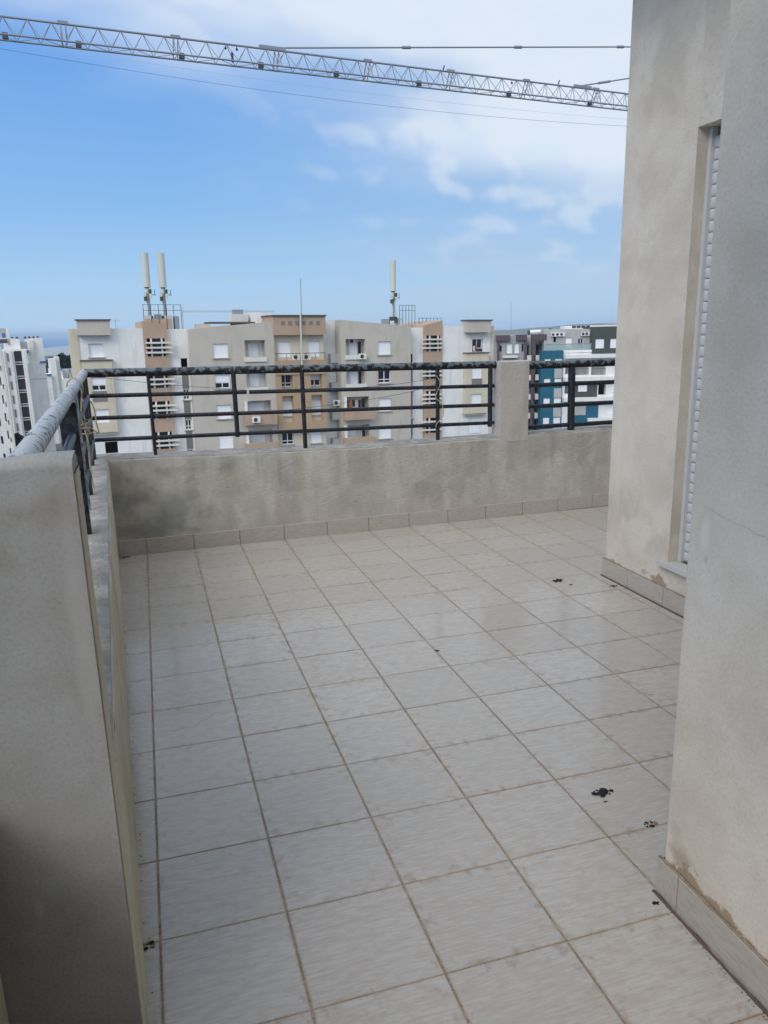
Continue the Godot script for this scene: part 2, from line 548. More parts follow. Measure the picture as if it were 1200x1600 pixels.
func terrace() -> void:
	var bed := BoxMesh.new()
	bed.size = Vector3(8.0, 0.3, 8.2)
	var floor_ := structure("terrace_floor", bed, mats.grout, p3(3.4, -0.1515, -0.35))
	var pieces := {}
	for i in range(-1, 13):
		for j in range(-9, 11):
			var x0 := i * TILE
			var x1 := x0 + TILE
			var z0 := j * TILE
			var z1 := z0 + TILE
			if x0 > 1.3 and z1 < -0.6 or x0 > 2.7 and z1 < 1.93:
				continue
			if z1 < -0.65 and i < 0:
				continue
			if i == -1:
				x0 = -0.20
			if j == 10:
				z1 = 3.60
			var key := "%.3f %.3f" % [x1 - x0, z1 - z0]
			if not pieces.has(key):
				pieces[key] = eased_slab(x1 - x0 - 0.0055, 0.012, z1 - z0 - 0.0032, 0.0012)
			var o := put(floor_, "tile", pieces[key], mats.tiles[rng.randi() % 12] if i != 0 or j != 2 else mats.marked_tile)
			var turn := Basis(Vector3.UP, PI if rng.randf() < 0.5 and not (i == 0 and j == 2) else 0.0) * Basis.from_euler(Vector3(rng.randfn(0, 0.0011), 0, rng.randfn(0, 0.0011)))
			o.transform = Transform3D(turn, p3((x0 + x1) / 2, rng.randf_range(-0.0004, 0.0004), (z0 + z1) / 2) - floor_.position)

	# far parapet
	var far := thing("parapet_wall", p3(2.0, 0, 3.6), 0.0, "low stained cement parapet with a square pillar across the terrace end", "wall")
	var st := []
	for k in 66:
		var x := -0.42 + k * 0.095
		st.append([Vector2(x, far_z(x)), Vector2(x, far_z(x) + 0.24), far_top(x)])
	var body := put(far, "wall_body", swept_wall(st, -0.1, 0.010, 3, 0.004, 6.3, 0.8), far_wall_paint())
	body.position = -far.position
	var cap := []
	for k in 66:
		var x := -0.42 + k * 0.095
		cap.append([Vector2(x, far_z(x) + 0.004), Vector2(x, far_z(x) + 0.236), far_top(x) + 0.006])
	var top := put(far, "coping", swept_wall(cap, 0.60, 0.006, 5, 0.003), mats.coping)
	top.position = -far.position
	var pil := []
	for k in 6:
		var x := 2.79 + k * 0.05
		pil.append([Vector2(x, far_z(x) - 0.0012), Vector2(x, far_z(x) + 0.125), 1.257])
	var pillar := put(far, "pillar", swept_wall(pil, 0.62, 0.008, 8, 0.001), mats.render)
	pillar.position = -far.position
	var skirt := eased_slab(TILE - 0.004, 0.010, 0.112, 0.0015)
	var first := eased_slab(0.19, 0.010, 0.112, 0.0015)
	for i in range(-1, 13):
		var x := (i + 0.5) * TILE if i >= 0 else -0.096
		var o := put(far, "skirting_tile", skirt if i >= 0 else first, mats.skirts[rng.randi() % 3])
		o.transform = Transform3D(Basis(Vector3.UP, 0.021) * Basis(Vector3.RIGHT, PI / 2), p3(x, 0.056 + rng.randf_range(-0.001, 0.001), far_z(x) - 0.010) - far.position)

	# parapet on the sea side, not quite square to the tiles
	var side := thing("parapet_wall", p3(-0.25, 0, 1.5), 0.0, "low rendered parapet along the narrow tile strip, carrying the pale pipe rail", "wall")
	st = []
	cap = []
	for k in 46:
		var z := -0.598 + k * 0.0918
		var h := 0.690 + 0.004 * sin(z * 2.3)
		st.append([Vector2(left_x(z), z), Vector2(left_x(z) - 0.23, z), h])
		cap.append([Vector2(left_x(z) - 0.004, z), Vector2(left_x(z) - 0.226, z), h + 0.005])
	put(side, "wall_body", swept_wall(st, -0.3, 0.008, 12, 0.006), mats.sandy_edge).position = -side.position
	put(side, "coping", swept_wall(cap, 0.60, 0.005, 13, 0.004), mats.coping).position = -side.position

	# higher partition and the wall it springs from
	var part := thing("partition_wall", p3(-0.5, 0, -0.645), 0.0, "chest-high grey rendered wall end with a rough rounded top", "wall")
	st = []
	for k in 20:
		var x := -0.036 - k * 0.055
		st.append([Vector2(x, -0.695), Vector2(x, -0.587), 1.325 + 0.003 * sin(k * 1.7)])
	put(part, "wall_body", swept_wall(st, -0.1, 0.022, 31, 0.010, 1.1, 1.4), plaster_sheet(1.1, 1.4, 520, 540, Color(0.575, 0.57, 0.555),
		[[Vector2(0.0, 0.395), Vector2(0.08, 0.392), Vector2(0.17, 0.385), Vector2(0.26, 0.33)]],
		[[0.10, 1.24, 0.14, 0.05, 0.45, Color(0.47, 0.44, 0.39)], [0.19, 1.17, 0.10, 0.08, 0.35, Color(0.49, 0.465, 0.42)], [0.02, 1.0, 0.02, 0.3, 0.35, Color(0.66, 0.65, 0.63)], [0.16, 0.45, 0.012, 0.04, 0.4, Color(0.68, 0.67, 0.65)], [0.27, 0.22, 0.04, 0.26, 0.45, Color(0.44, 0.39, 0.32)]])).position = -part.position  # last brown patch: dirt plus shade painted into the inner corner
	st = []
	for k in 12:
		var y := k
		st.append([Vector2(-0.0405, -0.690 + 0.0), Vector2(-0.0405, -0.592), 1.30])
	var face := begin()
	var zs := [-0.690, -0.592]
	for k in 13:
		var y0 := k * 0.1
		var y1 := minf(y0 + 0.1, 1.298)
		quad(face, p3(-0.0335, y0, zs[0]), p3(-0.0335, y0, zs[1]), p3(-0.0335, y1, zs[1]), p3(-0.0335, y1, zs[0]))
	for e in [[zs[0], 1], [zs[1], -1]]:
		quad(face, p3(-0.0335, 0, e[0]), p3(-0.0335, 1.298, e[0]), p3(-0.039, 1.298, e[0] - 0.002 * e[1]), p3(-0.039, 0, e[0] - 0.002 * e[1]))
	put(part, "end_render", finish(face), mats.sandy_edge).position = -part.position
	var near := thing("return_wall", p3(-0.36, 0, -1.9), 0.0, "plastered wall meeting the back of the grey partition at its foot", "wall")
	put(near, "wall_body", prism([Vector2(-0.283, -0.698), Vector2(-0.45, -0.698), Vector2(-0.45, -3.99), Vector2(-0.283, -3.99)], -0.3, 0.70), mats.sandy_edge).position = -near.position


# The far parapet's render: damp grey growth and washed runs, in the places the wall shows them.
func far_wall_paint() -> StandardMaterial3D:
	# the picture covers 6.3 m of wall (from 0.42 m before the tile strip) and 0.8 m of height
	var w := 1260
	var h := 200
	var coarse := noise_map(w, h, 201, 0.010, 5)
	var blotch := noise_map(w, h, 202, 0.025, 5)
	var runs := noise_map(w, h, 203, 0.030, 4, 1, 8)
	var fine := noise_map(w, h, 204, 0.10, 4)
	var grit := noise_map(w, h, 205, 0.3, 2)
	var im := composed(w, h, Color(0.705, 0.688, 0.652), [
		[coarse, Color(0.64, 0.63, 0.605), 0.42, 0.72, 0.6], [runs, Color(0.75, 0.735, 0.705), 0.52, 0.8, 0.6], [runs, Color(0.64, 0.615, 0.57), 0.42, 0.25, 0.45],
		[blotch, Color(0.66, 0.64, 0.60), 0.5, 0.78, 0.4], [fine, Color(0.62, 0.60, 0.565), 0.55, 0.85, 0.35], [grit, Color(0.55, 0.53, 0.50), 0.75, 0.92, 0.4]])
	# green-grey mould: metres from the corner, metres up, reach along, reach up, strength
	for s in [[0.10, 0.42, 0.22, 0.34, 0.60], [0.46, 0.30, 0.24, 0.24, 0.72], [0.46, 0.60, 0.42, 0.07, 0.62], [0.82, 0.58, 0.10, 0.08, 0.5], [1.28, 0.45, 0.07, 0.26, 0.30], [2.45, 0.34, 0.14, 0.26, 0.2], [3.4, 0.55, 0.5, 0.16, 0.35], [0.25, 0.18, 0.4, 0.10, 0.4], [0.13, 0.52, 0.018, 0.22, 0.45], [1.21, 0.50, 0.016, 0.24, 0.4], [1.05, 0.55, 0.012, 0.14, 0.35], [2.29, 0.52, 0.018, 0.20, 0.35], [1.75, 0.57, 0.012, 0.12, 0.3], [3.49, 0.5, 0.02, 0.2, 0.35]]:
		for y in h:
			for x in range(maxi(0, int((s[0] + 0.2 - s[2] * 1.6) * 200)), mini(w, int((s[0] + 0.2 + s[2] * 1.6) * 200))):
				var dx: float = (x / 200.0 - 0.2 - s[0]) / s[2]
				var dy: float = ((1.0 - y / float(h)) * 0.8 - s[1]) / s[3]
				var rr := sqrt(dx * dx + dy * dy)
				if rr > 1.6:
					continue
				var i := y * w + x
				var a := clampf((0.95 - rr + (coarse[i] / 255.0 - 0.5) * 1.2 + (blotch[i] / 255.0 - 0.5) * 1.0) * 1.1, 0, 1) * float(s[4]) * 0.8
				if a > 0.0:
					im.set_pixel(x, y, im.get_pixel(x, y).lerp(Color(0.50, 0.505, 0.485), a))
	var m := StandardMaterial3D.new()
	m.albedo_texture = ImageTexture.create_from_image(im)
	m.roughness = 0.92
	m.uv1_offset = Vector3(0, 0, 0)
	m.normal_enabled = true
	m.normal_texture = mats.bump
	m.normal_scale = 0.15
	return m


# A sheet of hand-floated render w by h metres, with hairline cracks and grime where the wall has them, plus shade painted into a corner.
# cracks: lists of (metres along, metres up); grime: [along, up, reach along, reach up, strength, colour]
func plaster_sheet(w_m: float, h_m: float, ppm: int, seed_: int, base: Color, cracks: Array, grime_and_shade: Array, base_line := -1.0) -> StandardMaterial3D:
	var w := int(w_m * ppm)
	var h := int(h_m * ppm)
	var coarse := noise_map(w, h, seed_, 2.2 / ppm, 4)
	var trowel := noise_map(w, h, seed_ + 1, 7.0 / ppm, 4)
	var sand := noise_map(w, h, seed_ + 2, 0.22, 3)
	var grit := noise_map(w, h, seed_ + 3, 0.4, 2)
	var dark := Color(base.r - 0.075, base.g - 0.08, base.b - 0.09)
	var pale := Color(base.r + 0.045, base.g + 0.05, base.b + 0.055)
	var im := composed(w, h, base, [
		[coarse, dark, 0.45, 0.9, 0.5], [coarse, pale, 0.45, 0.1, 0.5], [trowel, dark, 0.55, 0.9, 0.3], [trowel, pale, 0.42, 0.15, 0.3],
		[sand, Color(dark.r - 0.05, dark.g - 0.05, dark.b - 0.05), 0.56, 0.9, 0.35], [sand, pale, 0.42, 0.15, 0.3], [grit, Color(base.r - 0.2, base.g - 0.2, base.b - 0.2), 0.80, 0.95, 0.4]])
	for g in grime_and_shade:
		for y in range(clampi(int((1.0 - (g[1] + g[3] * 1.7) / h_m) * h), 0, h), clampi(int((1.0 - (g[1] - g[3] * 1.7) / h_m) * h), 0, h)):
			for x in range(clampi(int((g[0] - g[2] * 1.7) * ppm), 0, w), clampi(int((g[0] + g[2] * 1.7) * ppm), 0, w)):
				var dx: float = (x / float(ppm) - g[0]) / g[2]
				var dy: float = ((1.0 - y / float(h)) * h_m - g[1]) / g[3]
				var rr := sqrt(dx * dx + dy * dy)
				var i := y * w + x
				var a := clampf((0.9 - rr + (coarse[i] / 255.0 - 0.5) * 1.3 + (trowel[i] / 255.0 - 0.5) * 1.1) * 1.4, 0, 1) * float(g[4]) * (0.75 + 0.5 * sand[i] / 255.0)
				if a > 0.0:
					im.set_pixel(x, y, im.get_pixel(x, y).lerp(g[5], minf(a, 1.0)))
	if base_line >= 0.0:
		# brown splash dirt that clings above the skirting, ragged along its upper edge
		for y in range(clampi(int((1.0 - (base_line + 0.10) / h_m) * h), 0, h), h):
			for x in w:
				var up := (1.0 - y / float(h)) * h_m - base_line
				var i := y * w + x
				var a := clampf(((trowel[i] / 255.0 - 0.42) * 0.16 + (sand[i] / 255.0 - 0.5) * 0.03 + 0.012 - up) * 60.0, 0, 1) * 0.6
				if a > 0.0:
					im.set_pixel(x, y, im.get_pixel(x, y).lerp(Color(0.52, 0.43, 0.33), a))
	var r := RandomNumberGenerator.new()
	r.seed = seed_ + 9
	for c in cracks:
		for k in c.size() - 1:
			var a: Vector2 = c[k]
			var b: Vector2 = c[k + 1]
			var steps := int(a.distance_to(b) * ppm * 1.3)
			var drift := 0.0
			for t in steps:
				drift = clampf(drift + r.randfn(0, 0.0009), -0.006, 0.006)
				var q := a.lerp(b, t / float(steps)) + Vector2(drift * 0.5, drift * sin(PI * t / steps))
				var x := int(q.x * ppm)
				var y := int((1.0 - q.y / h_m) * h)
				if x >= 0 and x < w and y >= 0 and y < h and r.randf() < 0.9:
					im.set_pixel(x, y, im.get_pixel(x, y).lerp(Color(0.45, 0.42, 0.38), r.randf_range(0.08, 0.32)))
	var bump := Image.create_from_data(w, h, false, Image.FORMAT_L8, trowel)
	bump.convert(Image.FORMAT_RGBA8)
	var fine := Image.create_from_data(w, h, false, Image.FORMAT_L8, sand)
	fine.convert(Image.FORMAT_RGBA8)
	for_half_alpha(fine)
	bump.blend_rect(fine, Rect2i(0, 0, w, h), Vector2i.ZERO)
	bump.bump_map_to_normal_map(3.0)
	var m := StandardMaterial3D.new()
	m.albedo_texture = ImageTexture.create_from_image(im)
	m.normal_enabled = true
	m.normal_texture = ImageTexture.create_from_image(bump)
	m.normal_scale = 0.14
	m.roughness = 0.92
	return m


func for_half_alpha(im: Image) -> void:
	var d := im.get_data()
	for i in range(3, d.size(), 4):
		d[i] = 90
	im.set_data(im.get_width(), im.get_height(), false, Image.FORMAT_RGBA8, d)


func wing_paint() -> StandardMaterial3D:
	return plaster_sheet(1.2, 2.4, 420, 500, Color(0.81, 0.775, 0.72),
		[[Vector2(0.72, 1.075), Vector2(0.80, 1.06), Vector2(0.90, 1.065), Vector2(1.02, 1.09), Vector2(1.16, 1.11)], [Vector2(0.80, 1.52), Vector2(0.88, 1.515), Vector2(0.95, 1.49), Vector2(1.00, 1.42)]],
		[[1.15, 1.04, 0.02, 0.06, 0.6, Color(0.86, 0.83, 0.79)], [1.14, 0.98, 0.012, 0.02, 0.5, Color(0.6, 0.57, 0.53)], [1.16, 0.16, 0.05, 0.06, 0.5, Color(0.55, 0.48, 0.39)]], 0.105)


func pier_paint() -> StandardMaterial3D:
	return plaster_sheet(1.2, 3.4, 300, 520, Color(0.80, 0.765, 0.71), [],
		[[0.12, 0.34, 0.20, 0.16, 0.28, Color(0.66, 0.62, 0.56)], [0.45, 0.46, 0.18, 0.10, 0.26, Color(0.65, 0.61, 0.56)], [0.52, 0.95, 0.05, 0.5, 0.30, Color(0.87, 0.84, 0.80)], [0.20, 1.3, 0.10, 0.6, 0.30, Color(0.85, 0.82, 0.77)], [0.36, 1.9, 0.16, 0.35, 0.20, Color(0.72, 0.69, 0.64)], [0.3, 2.8, 0.3, 0.25, 0.3, Color(0.69, 0.66, 0.61)]], 0.105)


# ------------------------------------------------------------------ the house
func house() -> void:
	var h := thing("house", p3(2.7, 0, -0.6), 0.0, "pale rendered house walls with a tall shuttered window beside the terrace", "house")
	var o := -h.position
	var top := 4.7
	# the wing close by, its outer corner eased by the trowel
	var r := 0.014
	put(h, "wing_wall", prism([Vector2(1.335, -1.788 - r), Vector2(1.335, -0.588 - r), Vector2(1.335 + r * 0.3, -0.588 - r * 0.3), Vector2(1.335 + r, -0.588), Vector2(3.4, -0.588), Vector2(3.4, -1.788)], -0.1, top, Vector2(1.2, 2.4)), wing_paint()).position = o
	put(h, "wing_wall", prism([Vector2(1.335, -4.0), Vector2(1.335, -1.788 - r), Vector2(3.4, -1.788 - r), Vector2(3.4, -4.0)], -0.1, top), mats.house).position = o
	# wall with the window, pieced round its opening
	var x0 := 2.740
	var x1 := 2.965
	var zl := 1.325
	var zr := 0.25
	put(h, "wall", prism([Vector2(x0, zl), Vector2(x0, 1.94 - r), Vector2(x0 + r * 0.3, 1.94 - r * 0.3), Vector2(x0 + r, 1.94), Vector2(x1, 1.94), Vector2(x1, zl)], -0.1, top, Vector2(1.2, 3.4)), pier_paint()).position = o
	put(h, "wall", prism([Vector2(x0, zl), Vector2(x1, zl), Vector2(x1, zr), Vector2(x0, zr)], -0.1, 0.235), mats.house).position = o
	put(h, "wall", prism([Vector2(x0, zl), Vector2(x1, zl), Vector2(x1, zr), Vector2(x0, zr)], 2.427, top), mats.house).position = o
	put(h, "wall", prism([Vector2(x0, zr), Vector2(x1, zr), Vector2(x1, -0.588), Vector2(x0, -0.588)], -0.1, top), mats.house).position = o
	put(h, "side_wall", prism([Vector2(x1, 1.94), Vector2(8.4, 1.94), Vector2(8.4, 1.72), Vector2(x1, 1.72)], -0.1, top), mats.house).position = o
	put(h, "rear_wall", prism([Vector2(-0.45, -3.99), Vector2(1.335, -3.99), Vector2(1.335, -4.25), Vector2(-0.45, -4.25)], -0.1, top), mats.house).position = o
	put(h, "outer_wall", prism([Vector2(8.4, 1.94), Vector2(8.62, 1.94), Vector2(8.62, -6.0), Vector2(8.4, -6.0)], -0.1, top), mats.house).position = o
	put(h, "roof_slab", prism([Vector2(x0, 1.93), Vector2(8.62, 1.93), Vector2(8.62, -6.0), Vector2(-0.6, -6.0), Vector2(-0.6, -4.0), Vector2(1.30, -4.0), Vector2(1.30, -0.55)], top, top + 0.22), mats.house).position = o
	put(h, "eave", prism([Vector2(2.20, 1.93), Vector2(x0, 1.93), Vector2(x0, -0.58), Vector2(2.20, -0.58)], 3.50, 3.66), mats.house).position = o
	put(h, "eave", prism([Vector2(0.80, -0.58), Vector2(1.335, -0.58), Vector2(1.335, -3.99), Vector2(0.80, -3.99)], 3.50, 3.66), mats.house).position = o
	put(h, "shading_slab", prism([Vector2(-0.45, -1.35), Vector2(1.335, -1.35), Vector2(1.335, -3.99), Vector2(-0.45, -3.99)], 2.70, 2.88), mats.house).position = o  # unseen slab overhead, added and sized to darken the near floor and walls
	# sill and roller shutter
	box(h, "window_sill", mats.marble, p3(2.752, 0.247, (zl + zr) / 2 + 0.02) + o, Vector3(0.10, 0.024, zl - zr + 0.06))
	var sh := Node3D.new()
	sh.name = "roller_shutter"
	h.add_child(sh)
	box(sh, "guide_rail", mats.shutter, p3(2.818, 1.343, zl - 0.014) + o, Vector3(0.036, 2.166, 0.026))
	box(sh, "guide_rail", mats.shutter, p3(2.818, 1.343, zr + 0.014) + o, Vector3(0.036, 2.166, 0.026))
	box(sh, "slat_backing", mats.backing_grey, p3(2.842, 1.343, (zl + zr) / 2) + o, Vector3(0.010, 2.166, zl - zr - 0.002))  # grey backing sheet added behind the slats so their gaps read dark
	var st := begin(false)
	var hp := 0.0545
	var prof := []
	for k in 7:
		var a := (k / 6.0 - 0.5) * PI
		prof.append(Vector2(-0.0050 * cos(a), sin(a) * (hp / 2 - 0.0016)))
	for k in 6:
		quad(st, p3(prof[k].x, prof[k].y, -0.5), p3(prof[k].x, prof[k].y, 0.5), p3(prof[k + 1].x, prof[k + 1].y, 0.5), p3(prof[k + 1].x, prof[k + 1].y, -0.5))
	for e in [-0.5, 0.5]:
		for k in range(0, 6):
			for v in [p3(0, 0, e), p3(prof[k].x, prof[k].y, e), p3(prof[k + 1].x, prof[k + 1].y, e)]:
				st.set_uv(Vector2.ZERO)
				st.add_vertex(v)
	var slat := finish(st)
	for k in 39:
		put(sh, "slat", slat, mats.shutter, Transform3D(Basis.from_scale(Vector3(1, 1, zl - zr - 0.030)), p3(2.826, 0.262 + hp * (k + 0.5), (zl + zr) / 2) + o))
	# skirting tiles, with the dirty mortar bead along their tops
	var tile := eased_slab(TILE - 0.004, 0.010, 0.106, 0.0015)
	var z := -0.6667
	while z > -2.4:
		var q := put(h, "skirting_tile", tile, mats.skirts[rng.randi() % 3])
		q.transform = Transform3D(Basis(Vector3.BACK, PI / 2) * Basis(Vector3.UP, PI / 2), p3(1.325, 0.055, z - TILE / 2) + o)
		z -= TILE
	var bit := eased_slab(0.088, 0.010, 0.106, 0.0015)
	put(h, "skirting_tile", bit, mats.skirts[1], Transform3D(Basis(Vector3.BACK, PI / 2) * Basis(Vector3.UP, PI / 2), p3(1.325, 0.055, -0.6215) + o))
	var wrap := eased_slab(0.30, 0.010, 0.106, 0.0015)
	put(h, "skirting_tile", wrap, mats.skirts[0], Transform3D(Basis(Vector3.RIGHT, -PI / 2), p3(1.476, 0.055, -0.577) + o))
	z = 1.951
	var n := 0
	while z > -0.4:
		var ln := 0.275 if n == 0 else 0.340
		var q := put(h, "skirting_tile", eased_slab(ln - 0.004, 0.010, 0.106, 0.0015), mats.skirts[n % 3])
		q.transform = Transform3D(Basis(Vector3.BACK, PI / 2) * Basis(Vector3.UP, PI / 2), p3(2.730, 0.055, z - ln / 2) + o)
		z -= ln
		n += 1
	for e in [[1.3265, -0.58, -2.4], [2.7315, 1.945, -0.55]]:
		var bead := []
		var rad := []
		var steps := 60
		for k in steps + 1:
			bead.append(p3(e[0] + 0.004, 0.1095 + rng.randf_range(-0.001, 0.001), lerpf(e[1], e[2], k / float(steps))) + o)
			rad.append(0.0045 + rng.randf_range(-0.0012, 0.0016))
		put(h, "mortar_bead", tube(bead, rad, 6), mats.grout)
		var foot := []
		for k in bead.size():
			foot.append(Vector3(bead[k].x - 0.0125 + rng.randf_range(-0.001, 0.001), 0.0015, bead[k].z))
		put(h, "foot_seam", tube(foot, rad, 6), mats.dark_brown)  # dark tube laid along the gap between skirting and floor


# ------------------------------------------------------------------ railings
func rail_h(x: float, level: int) -> float:
	var a: float = [1.281, 1.127, 0.975, 0.824][level]
	var b: float = [1.229, 1.063, 0.911, 0.767][level]
	return lerpf(a, b, (x + 0.28) / 3.03)


func railings() -> void:
	var d := 0.105
	var far := thing("railing", p3(1.2, 0.66, 3.66), 0.0, "long chipped black pipe railing between the corner and the pillar", "railing")
	var o := -far.position
	var black_paint := pipe_paint(700, Color(0.055, 0.06, 0.075), Color(0.40, 0.44, 0.47), -0.02, Color(0.03, 0.03, 0.04))
	put(far, "top_rail", pipe(p3(-0.29, rail_h(-0.29, 0), far_z(-0.29) + d) + o, p3(2.79, rail_h(2.79, 0), far_z(2.79) + d) + o, 0.0290), black_paint)
	for k in [1, 2, 3]:
		rod(far, "rail", mats.thin_rail, p3(-0.27, rail_h(-0.27, k), far_z(-0.27) + d) + o, p3(2.78, rail_h(2.78, k), far_z(2.78) + d) + o, 0.0145)
	for x in [0.125, 1.213, 2.288]:
		var r := 0.012 if x < 1.0 else 0.016
		rod(far, "post", mats.thin_rail, p3(x, far_top(x) - 0.01, far_z(x) + d - 0.012) + o, p3(x, rail_h(x, 0) - 0.01, far_z(x) + d - 0.012) + o, r)
	rod(far, "post", mats.thin_rail, p3(0.712, rail_h(0.712, 3) - 0.02, far_z(0.7) + d - 0.014) + o, p3(0.712, rail_h(0.712, 0) - 0.01, far_z(0.7) + d - 0.014) + o, 0.017)
	rod(far, "post", mats.thin_rail, p3(2.745, rail_h(2.745, 3) - 0.03, far_z(2.74) + d - 0.006) + o, p3(2.745, rail_h(2.745, 0), far_z(2.74) + d - 0.006) + o, 0.019)

	var right := thing("railing", p3(4.0, 0.66, 3.7), 0.0, "short black pipe railing between the pillar and the house corner", "railing")
	o = -right.position
	var hs := [1.213, 1.053, 0.882, 0.714]
	put(right, "top_rail", pipe(p3(3.03, hs[0], far_z(3.03) + d - 0.02) + o, p3(5.6, hs[0] - 0.01, far_z(5.6) + d) + o, 0.0310), black_paint)
	for k in [1, 2, 3]:
		rod(right, "rail", mats.thin_rail, p3(3.03, hs[k], far_z(3.03) + d - 0.02) + o, p3(5.6, hs[k] - 0.02, far_z(5.6) + d) + o, 0.018)
	rod(right, "post", mats.thin_rail, p3(3.49, far_top(3.49) - 0.01, far_z(3.49) + 0.09) + o, p3(3.48, hs[0] - 0.02, far_z(3.49) + 0.09) + o, 0.030)
	rod(right, "post", mats.thin_rail, p3(4.7, far_top(4.7) - 0.01, far_z(4.7) + 0.09) + o, p3(4.7, hs[0] - 0.02, far_z(4.7) + 0.09) + o, 0.030)

	# the sea side: a pale worn pipe on dark posts
	var side := thing("railing", p3(-0.26, 0.69, 1.5), 0.0, "pale scratched pipe rail on dark posts along the sea side", "railing")
	o = -side.position
	var sx := func(z: float) -> float: return -0.292 + 0.0325 * (3.62 - z)
	put(side, "top_rail", pipe(p3(sx.call(3.655), 1.279, 3.655) + o, p3(sx.call(-0.5), 1.279, -0.5) + o, 0.0275, 28), pipe_paint(720, Color(0.26, 0.28, 0.31), Color(0.74, 0.75, 0.755), 0.10, Color(0.20, 0.22, 0.26), 0.66))
	for k in 3:
		var y: float = [1.127, 0.975, 0.824][k]
		rod(side, "rail", mats.thin_rail, p3(sx.call(3.60) + 0.008, y, 3.60) + o, p3(sx.call(-0.5) + 0.008, y, -0.5) + o, 0.017)
	for q in [[3.56, 0.020, 0.030], [3.30, 0.013, 0.013], [2.31, 0.022, 0.022], [1.38, 0.036, 0.020]]:
		box(side, "post", mats.thin_rail, p3(sx.call(q[0]), (0.68 + 1.262) / 2, q[0]) + o, Vector3(q[1] * 2, 1.262 - 0.68, q[2] * 2))
	rod(side, "post", mats.pale_rail, p3(sx.call(1.9) + 0.006, 0.69, 1.90) + o, p3(sx.call(1.9) + 0.006, 1.262, 1.90) + o, 0.016)


func cord(called: String, pts: Array, r: float, m: Material, label: String, category: String) -> void:
	var at: Vector3 = pts[0]
	var o := thing(called, at, 0.0, label, category)
	var smooth := []
	for i in pts.size() - 1:
		var a: Vector3 = pts[maxi(i - 1, 0)]
		var b: Vector3 = pts[i]
		var c: Vector3 = pts[i + 1]
		var d: Vector3 = pts[mini(i + 2, pts.size() - 1)]
		for k in 8:
			smooth.append(b.cubic_interpolate(c, a, d, k / 8.0) - at)
	smooth.append(pts[-1] - at)
	var rad := []
	for k in smooth.size():
		rad.append(r)
	put(o, "strand", tube(smooth, rad, 6), m)


